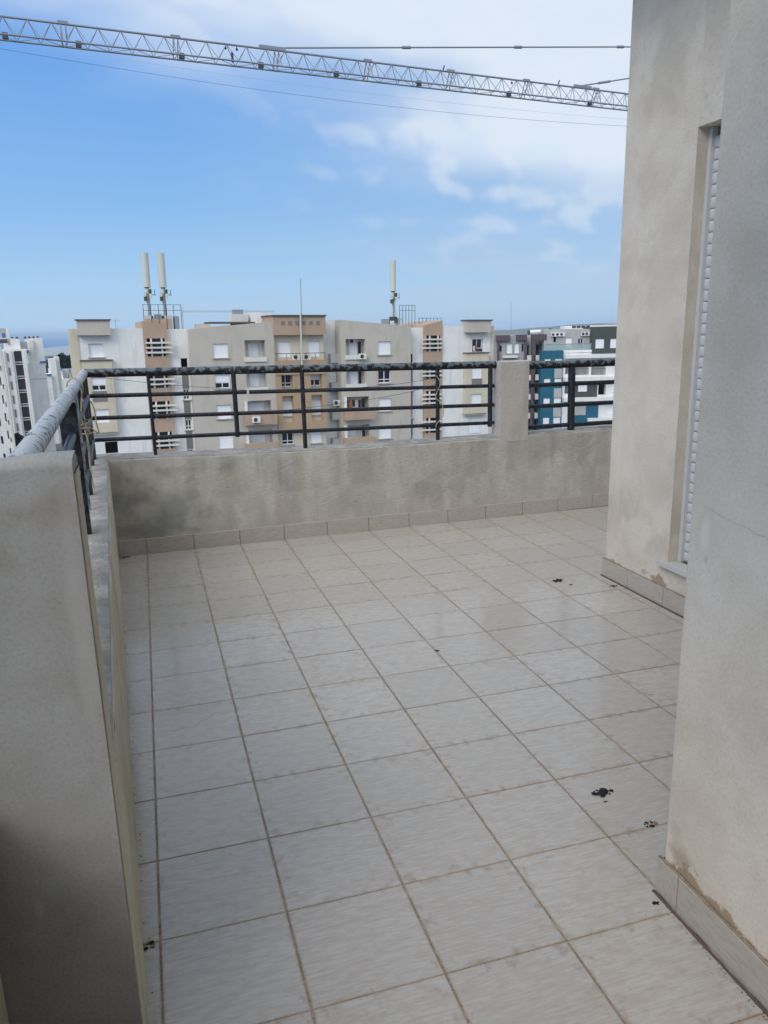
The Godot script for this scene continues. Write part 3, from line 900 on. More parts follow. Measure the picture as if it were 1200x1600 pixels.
func small_things() -> void:
	# rope knotted round the corner post, one end over the pipe
	var knot := []
	for k in 30:
		var a := k * 0.92
		var rr := 0.052 + 0.018 * sin(k * 2.1)
		knot.append(p3(-0.262 + rr * cos(a), 1.055 + 0.012 * sin(k * 0.7) + (k - 15) * 0.0022, 2.31 + rr * 0.8 * sin(a)))
	cord("rope", knot, 0.0045, mats.rope, "beige cord wound round the post under the pale pipe", "rope")
	cord("rope", [p3(-0.215, 0.70, 2.26), p3(-0.222, 0.86, 2.262), p3(-0.218, 0.98, 2.27), p3(-0.235, 1.10, 2.28), p3(-0.228, 1.20, 2.28), p3(-0.214, 1.275, 2.28), p3(-0.255, 1.3165, 2.29), p3(-0.293, 1.275, 2.30), p3(-0.285, 1.15, 2.30), p3(-0.262, 1.06, 2.31)], 0.004, mats.rope, "cord looped over the pale pipe, its end hanging to the parapet", "rope")
	cord("rope", [p3(-0.205, 1.06, 2.31), p3(-0.165, 1.02, 2.33), p3(-0.170, 1.07, 2.34), p3(-0.175, 1.15, 2.36), p3(-0.19, 1.19, 2.37)], 0.004, mats.rope, "loose beige cord end curling beside the dark corner post", "rope")
	# clothes lines
	var z := 3.575
	cord("clothesline", [p3(-0.262, 1.262, z + 0.02), p3(0.12, 1.205, z), p3(0.55, 1.150, z), p3(1.10, 1.100, z), p3(1.70, 1.108, z), p3(2.05, 1.13, z), p3(2.29, 1.160, z + 0.05)], 0.0016, mats.wire, "thin slack wire from the railing corner to the post by the pillar, the upper one", "wire")
	cord("clothesline", [p3(0.128, 0.985, z + 0.05), p3(0.50, 0.972, z), p3(1.0, 0.965, z), p3(1.60, 1.005, z), p3(2.0, 1.052, z), p3(2.29, 1.110, z + 0.05)], 0.0016, mats.wire, "thin slack wire tied to two railing posts, the lower one", "wire")
	cord("rope", [p3(2.272, 1.165, 3.655), p3(2.30, 1.10, 3.648), p3(2.262, 1.00, 3.65), p3(2.31, 0.95, 3.646), p3(2.325, 0.86, 3.65), p3(2.27, 0.79, 3.65), p3(2.262, 0.765, 3.648)], 0.0035, mats.rope, "thin beige string trailing down the railing post nearest the pillar", "string")
	var peg := thing("clothes_peg", p3(0.80, 1.135, 3.575), 0.0, "pale clothes peg clipped on the upper wire", "peg")
	for s in [-1, 1]:
		var q := box(peg, "jaw", mats.shutter, Vector3(0.005 * s, -0.045, 0), Vector3(0.007, 0.10, 0.010))
		q.rotation.z = 0.05 * s
	rod(peg, "spring", mats.wire, Vector3(-0.008, -0.04, 0), Vector3(0.008, -0.04, 0), 0.004)

	# droppings and dirt on the tiles
	var lumps := [[1.445, -0.121, 0.030, 0, "black crumbled dropping on a tile by the near wall"],
		[1.425, -0.170, 0.006, 0, "tiny dark crumb just off the big black dropping"],
		[1.490, -0.321, 0.020, 1, "dark dropping with pale bits on a joint beside the near wall"],
		[1.298, -0.624, 0.010, 0, "small black lump at the corner of the near wall skirting"],
		[2.408, 1.935, 0.034, 0, "flat black dropping in line with the window wall's corner"],
		[2.447, 1.841, 0.014, 0, "small black speck between two droppings near the window wall"],
		[2.675, 1.728, 0.022, 1, "brownish dropping close to the window wall skirting"],
		[1.340, 1.185, 0.012, 0, "tiny black crumb on an open joint amid the tiles"],
		[-0.160, 3.478, 0.040, 2, "tuft of dry dirt in the far corner of the tiles"],
		[-0.036, -0.340, 0.020, 2, "wad of dry dirt against the foot of the near parapet"]]
	for l in lumps:
		var o := thing("dropping" if l[3] < 2 else "dirt_clump", p3(l[0], 0.0005, l[1]), 0.0, l[4], "dropping" if l[3] < 2 else "dirt")
		if l[3] == 0:
			put(o, "crumb", crumb(77), mats.black, Transform3D(Basis.from_scale(Vector3(l[2] * 0.75, l[2] * 0.12, l[2] * 0.42)), Vector3(0, l[2] * 0.05, 0)))
		for k in 16:
			var a := rng.randf() * TAU
			var rr: float = l[2] * sqrt(rng.randf())
			var s: float = l[2] * rng.randf_range(0.12, 0.42)
			var m: Material = mats.black
			if l[3] == 1 and k % 3 == 0 or l[3] == 2 and k % 4 != 0:
				m = mats.straw
			put(o, "crumb", crumb(k + int(l[2] * 1000)), m, Transform3D(Basis(Vector3.UP, rng.randf() * TAU) * Basis.from_scale(Vector3(s, s * 0.28, s * 0.7)), Vector3(cos(a) * rr * 1.15, s * 0.2, sin(a) * rr * 0.7)))


func grit() -> void:
	var st := SurfaceTool.new()
	st.begin(Mesh.PRIMITIVE_TRIANGLES)
	for k in 90:
		var z := rng.randf_range(-0.55, 3.5)
		var s := rng.randf_range(0.0007, 0.0026)
		var out := absf(rng.randfn(0, 0.007))
		st.append_from(crumb(k % 9), 0, Transform3D(Basis.from_scale(Vector3(s, s * 0.5, s)), p3(left_x(z) + 0.003 + out, s * 0.3, z)))
	for k in 60:
		var x := rng.randf_range(-0.18, 3.6)
		var s := rng.randf_range(0.001, 0.003)
		st.append_from(crumb(k % 9), 0, Transform3D(Basis.from_scale(Vector3(s, s * 0.5, s)), p3(x, s * 0.3, far_z(x) - 0.014 - absf(rng.randfn(0, 0.01)))))
	for k in 60:
		var z := rng.randf_range(-1.3, -0.58)
		var s := rng.randf_range(0.0007, 0.0022)
		st.append_from(crumb(k % 9), 0, Transform3D(Basis.from_scale(Vector3(s, s * 0.5, s)), p3(1.315 - absf(rng.randfn(0, 0.008)), s * 0.3, z)))
	var o := MeshInstance3D.new()
	o.name = "grit"
	o.mesh = st.commit()
	o.material_override = mats.dark_brown
	add_child(o)
	tag(o, "dark grit gathered along the feet of the terrace walls", "grit")
	o.set_meta("kind", "stuff")


func crumb(seed_: int) -> ArrayMesh:
	var r := RandomNumberGenerator.new()
	r.seed = seed_
	var st := begin()
	var rings := []
	for i in 4:
		var ring := []
		for k in 7:
			var a := TAU * k / 7.0
			var rad := sin(PI * (i + 0.5) / 4.0) * r.randf_range(0.65, 1.2)
			ring.append(Vector3(cos(a) * rad, cos(PI * (i + 0.5) / 4.0) * r.randf_range(0.8, 1.1), sin(a) * rad))
		rings.append(ring)
	for i in 3:
		for k in 7:
			var l := (k + 1) % 7
			quad(st, rings[i][k], rings[i][l], rings[i + 1][l], rings[i + 1][k])
	for k in range(1, 6):
		for e in [rings[0], rings[3]]:
			for v in [e[0], e[k], e[k + 1]]:
				st.set_uv(Vector2.ZERO)
				st.add_vertex(v)
	return finish(st)


# ------------------------------------------------------------------ buildings across the way
# In these, u runs along a facade, v is height (0 = the terrace floor), d stands out towards the terrace.
func fb(b: Node3D, called: String, m: Material, u0: float, u1: float, v0: float, v1: float, d0: float, d1: float) -> MeshInstance3D:
	return box(b, called, m, Vector3((u0 + u1) / 2, (v0 + v1) / 2 - GROUND_Y, (d0 + d1) / 2), Vector3(absf(u1 - u0), absf(v1 - v0), absf(d1 - d0)))


# A wall from v0 to a straight or sloping top, with real openings, reveals, sides and top; holes: [u0, u1, v0, v1].
func pierced(u0: float, u1: float, v0: float, tl: float, tr: float, d: float, back: float, holes: Array, reveal := 0.30) -> ArrayMesh:
	var st := begin()
	var us := [u0, u1]
	var vs := [v0, minf(tl, tr)]
	for h in holes:
		us.append_array([h[0], h[1]])
		vs.append_array([h[2], h[3]])
	us.sort()
	vs.sort()
	var P := func(u: float, v: float, dd: float) -> Vector3: return Vector3(u, v - GROUND_Y, dd)
	for i in us.size() - 1:
		if us[i + 1] - us[i] < 0.001:
			continue
		for j in vs.size() - 1:
			if vs[j + 1] - vs[j] < 0.001:
				continue
			var cu: float = (us[i] + us[i + 1]) / 2
			var cv: float = (vs[j] + vs[j + 1]) / 2
			var inside := false
			for h in holes:
				if cu > h[0] and cu < h[1] and cv > h[2] and cv < h[3]:
					inside = true
			if not inside:
				quad(st, P.call(us[i], vs[j], d), P.call(us[i], vs[j + 1], d), P.call(us[i + 1], vs[j + 1], d), P.call(us[i + 1], vs[j], d))
	var base := minf(tl, tr)
	if absf(tl - tr) > 0.001:
		for v in [[u0, base], [u0, tl], [u1, tr], [u0, base], [u1, tr], [u1, base]]:
			st.set_uv(Vector2.ZERO)
			st.add_vertex(P.call(v[0], v[1], d))
	for h in holes:
		var c := [[h[0], h[2]], [h[0], h[3]], [h[1], h[3]], [h[1], h[2]]]
		for k in 4:
			var a = c[k]
			var e = c[(k + 1) % 4]
			quad(st, P.call(a[0], a[1], d), P.call(e[0], e[1], d), P.call(e[0], e[1], d - reveal), P.call(a[0], a[1], d - reveal))
	quad(st, P.call(u0, v0, d), P.call(u0, v0, back), P.call(u0, tl, back), P.call(u0, tl, d))
	quad(st, P.call(u1, v0, d), P.call(u1, tr, d), P.call(u1, tr, back), P.call(u1, v0, back))
	quad(st, P.call(u0, tl, d), P.call(u0, tl, back), P.call(u1, tr, back), P.call(u1, tr, d))
	quad(st, P.call(u0, v0, back), P.call(u1, v0, back), P.call(u1, tr, back), P.call(u0, tl, back))
	return finish(st)


# kinds: shut, half (blind partly up), glass, open
func window(b: Node3D, u0: float, u1: float, v0: float, v1: float, d: float, kind: String, reveal := 0.30, sill := true) -> void:
	var w := Node3D.new()
	w.name = "window"
	b.add_child(w, true)
	var blind: float = {"shut": 1.0, "half": 0.55, "glass": 0.0, "open": 0.0}[kind]
	var vb := v1 - (v1 - v0) * blind
	var back := d - reveal
	if blind > 0.0:
		fb(w, "blind", mats.blind, u0, u1, vb, v1, back, back + 0.10)
	if blind < 1.0:
		# an open window gives on the hollow, unlit inside of the building
		if kind == "open":
			fb(w, "frame", mats.frame, u0, u0 + 0.04, v0, vb, back, back + 0.06)
		else:
			fb(w, "pane", mats.pane, u0, u1, v0, vb, back - 0.02, back + 0.02)
			fb(w, "frame", mats.frame, u0, u1, v0, v0 + 0.09, back + 0.02, back + 0.08)
			fb(w, "frame", mats.frame, u0, u1, vb - 0.09, vb - 0.002, back + 0.02, back + 0.08)
			for e in [u0 + 0.045, (u0 + u1) / 2, u1 - 0.045]:
				fb(w, "frame", mats.frame, e - 0.045, e + 0.045, v0 + 0.09, vb - 0.09, back + 0.02, back + 0.08)
			if vb - v0 > 1.0:
				fb(w, "frame", mats.frame, u0 + 0.09, u1 - 0.09, v0 + 0.34, v0 + 0.43, back + 0.021, back + 0.075)
	if sill:
		fb(w, "sill", mats.sill, u0 - 0.12, u1 + 0.12, v0 - 0.10, v0 - 0.003, d - reveal * 0.5, d + 0.14)


func air_conditioner(b: Node3D, u: float, v: float, d: float) -> void:
	var a := Node3D.new()
	a.name = "air_conditioner"
	b.add_child(a, true)
	fb(a, "case", mats.white, u - 0.40, u + 0.40, v, v + 0.58, d, d + 0.32)
	var f := put(a, "fan_grille", unit_rod, mats.iron, Transform3D(Basis(Vector3(0.21, 0, 0), Vector3(0, 0, 0.03), Vector3(0, -0.21, 0)), Vector3(u - 0.10, v + 0.29 - GROUND_Y, d + 0.33)))
	f.name = "fan_grille"


func building_paints() -> void:
	mats.white = facade_paint(Color(0.91, 0.91, 0.90))
	mats.off_white = facade_paint(Color(0.87, 0.86, 0.83))
	mats.cream = facade_paint(Color(0.82, 0.78, 0.70))
	mats.beige = facade_paint(Color(0.765, 0.735, 0.69))
	mats.tan = facade_paint(Color(0.71, 0.61, 0.53))
	mats.ochre = facade_paint(Color(0.70, 0.60, 0.49))
	mats.grey_panel = facade_paint(Color(0.50, 0.48, 0.48))
	mats.teal = facade_paint(Color(0.06, 0.36, 0.46), 0.7)
	mats.olive = facade_paint(Color(0.275, 0.30, 0.285), 0.8)
	mats.mauve = facade_paint(Color(0.36, 0.30, 0.33), 0.8)
	mats.mauve_grey = facade_paint(Color(0.64, 0.64, 0.66))
	mats.pale_grey = facade_paint(Color(0.70, 0.70, 0.70))
	mats.blind = plain(Color(0.90, 0.91, 0.92), 0.55)
	mats.frame = plain(Color(0.85, 0.85, 0.85), 0.5)
	mats.sill = plain(Color(0.66, 0.64, 0.60), 0.7)
	mats.pane = plain(Color(0.10, 0.13, 0.17), 0.12)
	mats.cap = plain(Color(0.33, 0.31, 0.30), 0.8)
	mats.blue = plain(Color(0.20, 0.38, 0.66), 0.6)
	mats.clear = plain(Color(0.62, 0.72, 0.72), 0.1)
	mats.clear.transparency = BaseMaterial3D.TRANSPARENCY_ALPHA
	mats.clear.albedo_color.a = 0.45
	mats.brown_glass = plain(Color(0.17, 0.155, 0.17), 0.25)
	mats.radome = plain(Color(0.74, 0.76, 0.73), 0.5)
	mats.iron = plain(Color(0.22, 0.23, 0.26), 0.6)


func screen_strip(b: Node3D, u0: float, u1: float, tl: float, tr: float, lead: float) -> void:
	# stair strip: tan panels and, on each floor, a slot crossed by pale fins
	var holes := []
	var c := (u0 + u1) / 2
	for k in 5:
		var v := 1.05 - 3.03 * k
		holes.append([c - 0.86, c + 0.86, v - 1.72, v])
	put(b, "stair_panel", pierced(u0, u1, GROUND_Y, tl, tr, 0.15, -8.0, holes, 0.5), mats.tan)
	for k in 5:
		var v := 1.05 - 3.03 * k
		var s := Node3D.new()
		s.name = "stair_screen"
		b.add_child(s, true)
		fb(s, "pane", mats.pane, c - 0.30, c + 0.52, v - 1.70, v - 0.02, -0.33, -0.28)
		for e in [c - 0.44, c + 0.56]:
			fb(s, "mullion", mats.off_white, e - 0.08, e + 0.08, v - 1.72, v, -0.02, 0.14)
		for q in 3:
			var y := v - 0.42 - 0.46 * q
			fb(s, "fin", mats.off_white, c - 1.0 + minf(lead, 0), c + 1.0 + maxf(lead, 0), y - 0.085, y + 0.085, 0.151, 0.40)


func across_block() -> void:
	var b := thing("apartment_block", p3(1.30, GROUND_Y, 79.33), deg_to_rad(4.945), "long symmetrical block with tan stair strips, white wings and antenna masts", "building")
	b.rotation.z = -0.0155
	# wings
	var spec := []
	for k in 5:
		var v := -0.85 - 3.03 * k
		spec.append([-6.36, -5.05, v + 0.22, v + 1.47])
	put(b, "wing_wall", pierced(-7.95, -1.3, GROUND_Y, 2.0, 2.0, 0, -11, [spec[0], [-5.75, -4.55, -9.9, -8.75]]), mats.white)
	window(b, -6.36, -5.05, spec[0][2], spec[0][3], 0, "shut")
	fb(b, "corner_strip", mats.cream, -8.0, -7.2, GROUND_Y, 1.99, -0.6, 0.08)
	put(b, "wing_wall", pierced(30.77, 37.3, GROUND_Y, 2.05, 2.05, 0, -11, [[34.60, 35.95, -0.80, 0.62]]), mats.white)
	window(b, 34.60, 35.95, -0.80, 0.62, 0, "glass", 0.30, true)
	fb(b, "corner_strip", mats.cream, 36.9, 37.36, GROUND_Y, 2.04, -0.6, 0.05)
	for e in [[-7.2, -4.28, 1.40, 2.74], [33.5, 36.6, 1.34, 2.62]]:
		fb(b, "roof_box", mats.beige, e[0], e[1], e[2], e[3], -0.6, 0.75)
		fb(b, "roof_box_cap", mats.cap, e[0] - 0.14, e[1] + 0.14, e[3], e[3] + 0.11, -0.7, 0.90)
	for e in [[-7.15, -4.4, "half"], [33.5, 36.4, "shut"]]:
		var c: float = (e[0] + e[1]) / 2
		var hs := []
		for k: int in [1, 2]:
			var v := -0.85 - 3.03 * k
			hs.append([c - 0.66, c + 0.66, v + 0.12, v + 1.40])
		put(b, "bay", pierced(e[0], e[1], -7.75, -0.95, -0.95, 0.62, -0.2, hs), mats.cream)
		fb(b, "bay_cap", mats.cap, e[0] - 0.1, e[1] + 0.1, -0.95, -0.86, -0.1, 0.74)
		fb(b, "bay_foot", mats.beige, e[0] + 0.1, e[1] - 0.1, -7.95, -7.75, 0.0, 0.5)
		window(b, hs[0][0], hs[0][1], hs[0][2], hs[0][3], 0.62, e[2], 0.25, false)
		window(b, hs[1][0], hs[1][1], hs[1][2], hs[1][3], 0.62, "shut", 0.25, false)
		fb(b, "window_panel", mats.grey_panel, c - 0.66, c + 0.66, -3.76 - 1.0, -3.76 - 0.02, 0.621, 0.68)
	var low := Node3D.new()
	low.name = "window"
	b.add_child(low, true)
	fb(low, "frame", mats.frame, -5.75, -5.70, -9.9, -8.75, -0.28, -0.2)
	fb(low, "sill", mats.sill, -5.85, -4.45, -10.05, -9.9, 0.02, 0.2)
	fb(b, "blind", mats.blind, 34.4, 35.7, -10.1, -8.9, 0.01, 0.06)
	for q in [[34.72, 34.98, -0.72, -0.15, Color(0.80, 0.78, 0.76)], [34.98, 35.18, -0.55, 0.0, Color(0.62, 0.20, 0.18)], [34.62, 34.80, -0.80, -0.42, Color(0.28, 0.27, 0.30)], [35.2, 35.9, -0.80, -0.45, Color(0.24, 0.20, 0.20)]]:
		fb(b, "cloth", plain(q[4], 0.9), q[0], q[1], q[2], q[3], -0.12, -0.04)
	screen_strip(b, -1.3, 0.97, 2.66, 2.34, 0.55)
	screen_strip(b, 28.57, 30.77, 2.16, 2.66, -0.55)
	# white strips with a column of narrow windows
	for e in [[0.97, 2.95, 2.12, 2.76], [26.67, 28.57, 26.74, 27.30]]:
		var hs := []
		for k in 5:
			hs.append([e[2], e[3], -1.95 - 3.03 * k, -0.90 - 3.03 * k])
		put(b, "strip_wall", pierced(e[0], e[1], GROUND_Y, 1.92, 1.92, -0.25, -9, hs, 0.2), mats.white)
		for k in 5:
			window(b, e[2], e[3], hs[k][2], hs[k][3], -0.25, "open" if k == 0 else "glass", 0.2, true)
			fb(b, "window_panel", mats.grey_panel, e[2], e[3], hs[k][2] - 1.93, hs[k][2] - 0.12, -0.248, -0.22)
	# the two beige blocks
	for e in [[2.95, 11.45, 1.88, 2.58, 5.20, 6.70, 8.40, 10.50, 0], [18.60, 26.67, 2.74, 2.05, 22.80, 24.30, 19.15, 21.35, 1]]:
		var hs := []
		for k in 5:
			hs.append([e[4], e[5], -0.90 - 3.03 * k, 0.48 - 3.03 * k])
		for k in 5:
			var wide := k >= 2
			var l: float = e[6] - (0.35 if wide else 0.0)
			var r: float = e[7] + (0.35 if wide else 0.0)
			hs.append([l, r, -1.25 - 3.03 * k, 0.78 - 3.03 * k])
		put(b, "block_wall", pierced(e[0], e[1], GROUND_Y, e[2], e[3], 0.7, -9, hs, 1.2), mats.beige)
		fb(b, "roof_edge", mats.cap, e[0], e[1], 1.80, 1.86, -8.9, -8.8)
		for k in 5:
			var kind: String = [["shut", "half", "shut", "shut", "shut"], ["shut", "glass", "shut", "shut", "shut"]][e[8]][k]
			window(b, hs[k][0], hs[k][1], hs[k][2], hs[k][3], 0.7, kind, 0.25)
			var q = hs[5 + k]
			var lg := Node3D.new()
			lg.name = "loggia"
			b.add_child(lg, true)
			fb(lg, "back_wall", mats.off_white, q[0], q[1], q[2], q[3], -0.52, -0.44)
			if e[8] == 0:
				fb(lg, "blind", mats.blind, q[0] + 0.55, q[1] - 0.55, q[2] + 0.35, q[3] - 0.35, -0.44, -0.36)
			else:
				fb(lg, "door", mats.blind, q[0] + 0.75, q[0] + 1.65, q[2] + 0.02, q[3] - 0.45, -0.44, -0.36)
				fb(lg, "dark_pane", mats.pane, q[1] - 0.42, q[1] - 0.1, q[2] + 0.02, q[3] - 0.3, -0.44, -0.38)  # dark pane in place of an opening at the right end
			if k < 2:
				fb(lg, "parapet", mats.off_white, q[0] - 0.10, q[1] + 0.10, q[2] - 0.10, q[2] + 0.36, 0.71, 0.86)
			else:
				fb(lg, "balcony_front", mats.tan, q[0] - 0.25, q[1] + 0.35, q[2] - 0.35, q[2] + 0.75, 1.0, 1.7)
				fb(lg, "column", mats.white, q[0] - 0.02, q[0] + 0.24, q[2] + 0.75, q[3], 0.75, 1.05)
		air_conditioner(b, e[6] + (1.75 if e[8] else 0.55), -1.32 - (0.0 if e[8] else 6.06), 0.88 if e[8] else 1.72)
	air_conditioner(b, 20.2, 0.25, -0.40)
	var wash := [Color(0.10, 0.11, 0.16), Color(0.55, 0.30, 0.17), Color(0.08, 0.08, 0.10), Color(0.66, 0.62, 0.58), Color(0.10, 0.12, 0.20), Color(0.07, 0.07, 0.08)]
	for k in 6:
		fb(b, "hanging_cloth", plain(wash[k], 0.9), 19.05 + k * 0.34, 19.33 + k * 0.34, -6.55 + 0.12 * (k % 3), -5.62, 0.80, 0.84)
	# middle, in ochre under a projecting top
	var mid := []
	for k in 5:
		for s in [[11.95, 13.25], [15.10, 16.40]]:
			mid.append([s[0], s[1], -0.98 - 3.03 * k, 0.60 - 3.03 * k])
	put(b, "centre_wall", pierced(11.45, 16.85, GROUND_Y, 1.3, 1.3, 0.25, -9, mid, 0.3), mats.cream)
	for k in 5:
		for s in 2:
			var q = mid[k * 2 + s]
			window(b, q[0], q[1], q[2], q[3], 0.25, [["shut", "shut"], ["glass", "half"], ["shut", "shut"], ["glass", "shut"], ["shut", "shut"]][k][s], 0.25, k > 0)
	fb(b, "centre_top", mats.tan, 11.40, 16.90, 1.25, 3.10, -8.0, 0.95)
	fb(b, "centre_cap", mats.cap, 11.30, 17.0, 3.10, 3.24, -8.0, 1.1)
	for k in 6:
		fb(b, "top_notch", mats.grey_panel, 12.2 + k * 0.74, 12.55 + k * 0.74, 2.25, 2.62, 0.951, 0.99)
	for q in [[11.42, 16.88, -2.75, -1.30, 0.26, 1.0], [11.45, 12.0, -7.7, -2.75, 0.26, 0.9], [13.2, 15.15, -7.7, -2.75, 0.26, 0.9], [16.35, 16.85, -7.7, -2.75, 0.26, 0.9]]:
		fb(b, "ochre_wall", mats.ochre, q[0], q[1], q[2], q[3], q[4], q[5])
	fb(b, "ochre_wall", mats.ochre, 12.0, 13.2, -4.9, -4.15, 0.26, 0.9)
	fb(b, "ochre_wall", mats.ochre, 15.15, 16.35, -4.9, -4.15, 0.26, 0.9)
	fb(b, "ochre_wall", mats.ochre, 11.45, 16.85, -8.5, -7.7, 0.26, 1.0)
	for s in [[-1.28, -0.55]]:
		fb(b, "balcony_rail", mats.iron, 11.5, 16.8, -0.62, -0.56, 0.86, 0.90)
		for k in 6:
			fb(b, "baluster", mats.iron, 11.6 + k * 1.03, 11.64 + k * 1.03, -1.29, -0.62, 0.86, 0.90)
	air_conditioner(b, 14.9, -1.28, 0.32)
	air_conditioner(b, 13.75, -1.28, 0.32)
	rod(b, "mast", mats.radome, Vector3(14.15, -2.0 - GROUND_Y, 1.25), Vector3(14.15, 3.4 - GROUND_Y, 1.25), 0.09)
	rod(b, "mast", mats.steel, Vector3(14.3, 2.6 - GROUND_Y, 1.2), Vector3(14.3, 6.8 - GROUND_Y, 1.2), 0.035)
	# recess between centre and right block
	fb(b, "recess_wall", mats.white, 16.86, 18.6, GROUND_Y, 2.65, -9, -1.2)
	for k in 4:
		fb(b, "recess_balcony", mats.pale_grey, 17.8, 18.62, -1.7 - 3.03 * k, -0.75 - 3.03 * k, -1.2, -0.3)
	air_conditioner(b, 18.25, -6.2, -0.3)
	# things on the roof
	for e in [[-0.18, 1], [1.38, 1], [26.55, 2]]:
		var a := Node3D.new()
		a.name = "phone_antenna"
		b.add_child(a, true)
		var u: float = e[0]
		var y := -GROUND_Y + (0.0 if e[1] == 1 else -0.1)
		rod(a, "pole", mats.radome, Vector3(u, y + 2.0, -4), Vector3(u, y + 6.0, -4), 0.19 if e[1] == 1 else 0.15)
		rod(a, "radome", mats.radome, Vector3(u, y + 6.02, -4), Vector3(u, y + 9.3, -4), 0.37 if e[1] == 1 else 0.335)
		rod(a, "collar", mats.dark_steel, Vector3(u, y + 5.92, -4), Vector3(u, y + 6.02, -4), 0.24)
		for k in 4:
			var s := -1.0 if k % 2 == 0 else 1.0
			box(a, "radio_unit", mats.radome if k % 3 else mats.dark_steel, Vector3(u + s * 0.26, y + 4.9 + k * 0.24, -3.8), Vector3(0.26, 0.42, 0.24))
		rod(a, "bracket", mats.dark_steel, Vector3(u - 0.1, y + 5.3, -3.9), Vector3(u + 0.75, y + 5.3, -3.9), 0.03)
		rod(a, "bracket", mats.dark_steel, Vector3(u + 0.7, y + 5.2, -3.9), Vector3(u + 0.7, y + 5.8, -3.9), 0.03)
		for k in 3:
			rod(a, "cable", mats.dark_steel, Vector3(u + 0.2 - k * 0.14, y + 2.4, -3.78), Vector3(u + 0.12 - k * 0.1, y + 5.4, -3.8), 0.02, true)
		box(a, "foot", mats.dark_steel, Vector3(u, y + 2.9, -4), Vector3(0.7, 0.7, 0.7))
	for e in [[-0.7, -0.05, 2.3, 3.3, 0], [0.35, 1.0, 2.3, 3.4, 1], [1.25, 2.0, 2.2, 3.3, 0], [2.2, 2.7, 2.0, 3.2, 1], [25.3, 25.9, 1.9, 2.9, 1], [26.0, 26.5, 1.9, 2.7, 0], [27.1, 27.6, 1.9, 3.0, 0]]:
		fb(b, "equipment_box", mats.radome if e[4] == 0 else mats.steel, e[0], e[1], e[2] - 0.6, e[3], -4.6, -3.6)
	fb(b, "equipment_plinth", mats.tan, -0.6, 1.9, 1.6, 2.95, -5.2, -3.3)
	for e in [[-0.8, 2.9, 4.35, 1.9, 6], [27.0, 28.9, 4.4, 1.9, 6], [29.4, 32.2, 3.0, 1.9, 7]]:
		var g := Node3D.new()
		g.name = "roof_railing"
		b.add_child(g, true)
		for k in e[4]:
			var u := lerpf(e[0], e[1], k / float(e[4] - 1))
			rod(g, "post", mats.iron, Vector3(u, e[3] - GROUND_Y, -3.2), Vector3(u, e[2] - GROUND_Y, -3.2), 0.030, true)
		for y in [0.0, 0.55]:
			rod(g, "rail", mats.iron, Vector3(e[0], e[2] - y - 0.03 - GROUND_Y, -3.2), Vector3(e[1], e[2] - y - 0.03 - GROUND_Y, -3.2), 0.020, true)
	fb(b, "roof_room", mats.off_white, 8.2, 9.9, 1.8, 3.42, -6, -4)
	fb(b, "roof_room", mats.white, 10.2, 12.3, 1.8, 3.62, -6, -4)
	fb(b, "water_tank", mats.steel, 8.5, 9.5, 3.42, 3.9, -5.4, -4.4)
	fb(b, "roof_ledge", mats.cap, 5.4, 10.2, 2.45, 2.62, -5, -2)
	fb(b, "roof_ledge", mats.beige, 4.4, 5.6, 1.7, 2.42, -5, -2)
	rod(b, "pole", mats.radome, Vector3(3.05, 1.8 - GROUND_Y, -3.4), Vector3(3.05, 4.0 - GROUND_Y, -3.4), 0.05)
	for y in [3.62, 3.72]:
		rod(b, "line", mats.steel, Vector3(3.05, y - GROUND_Y, -3.4), Vector3(12.6, y + 0.02 - GROUND_Y, -3.4), 0.017, true)
	rod(b, "aerial", mats.steel, Vector3(-3.6, 1.9 - GROUND_Y, -2), Vector3(-3.6, 2.9 - GROUND_Y, -2), 0.025, true)
	rod(b, "aerial", mats.steel, Vector3(-4.0, 2.7 - GROUND_Y, -2), Vector3(-3.1, 2.75 - GROUND_Y, -2), 0.02, true)


func facing(called: String, dist: float, label: String, category: String) -> Node3D:
	# a building square to the view across the terrace: its u is 0 straight ahead
	var at := p3(0.099 + sin(YAW) * dist, GROUND_Y, -2.1465 + cos(YAW) * dist)
	return thing(called, at, -YAW, label, category)


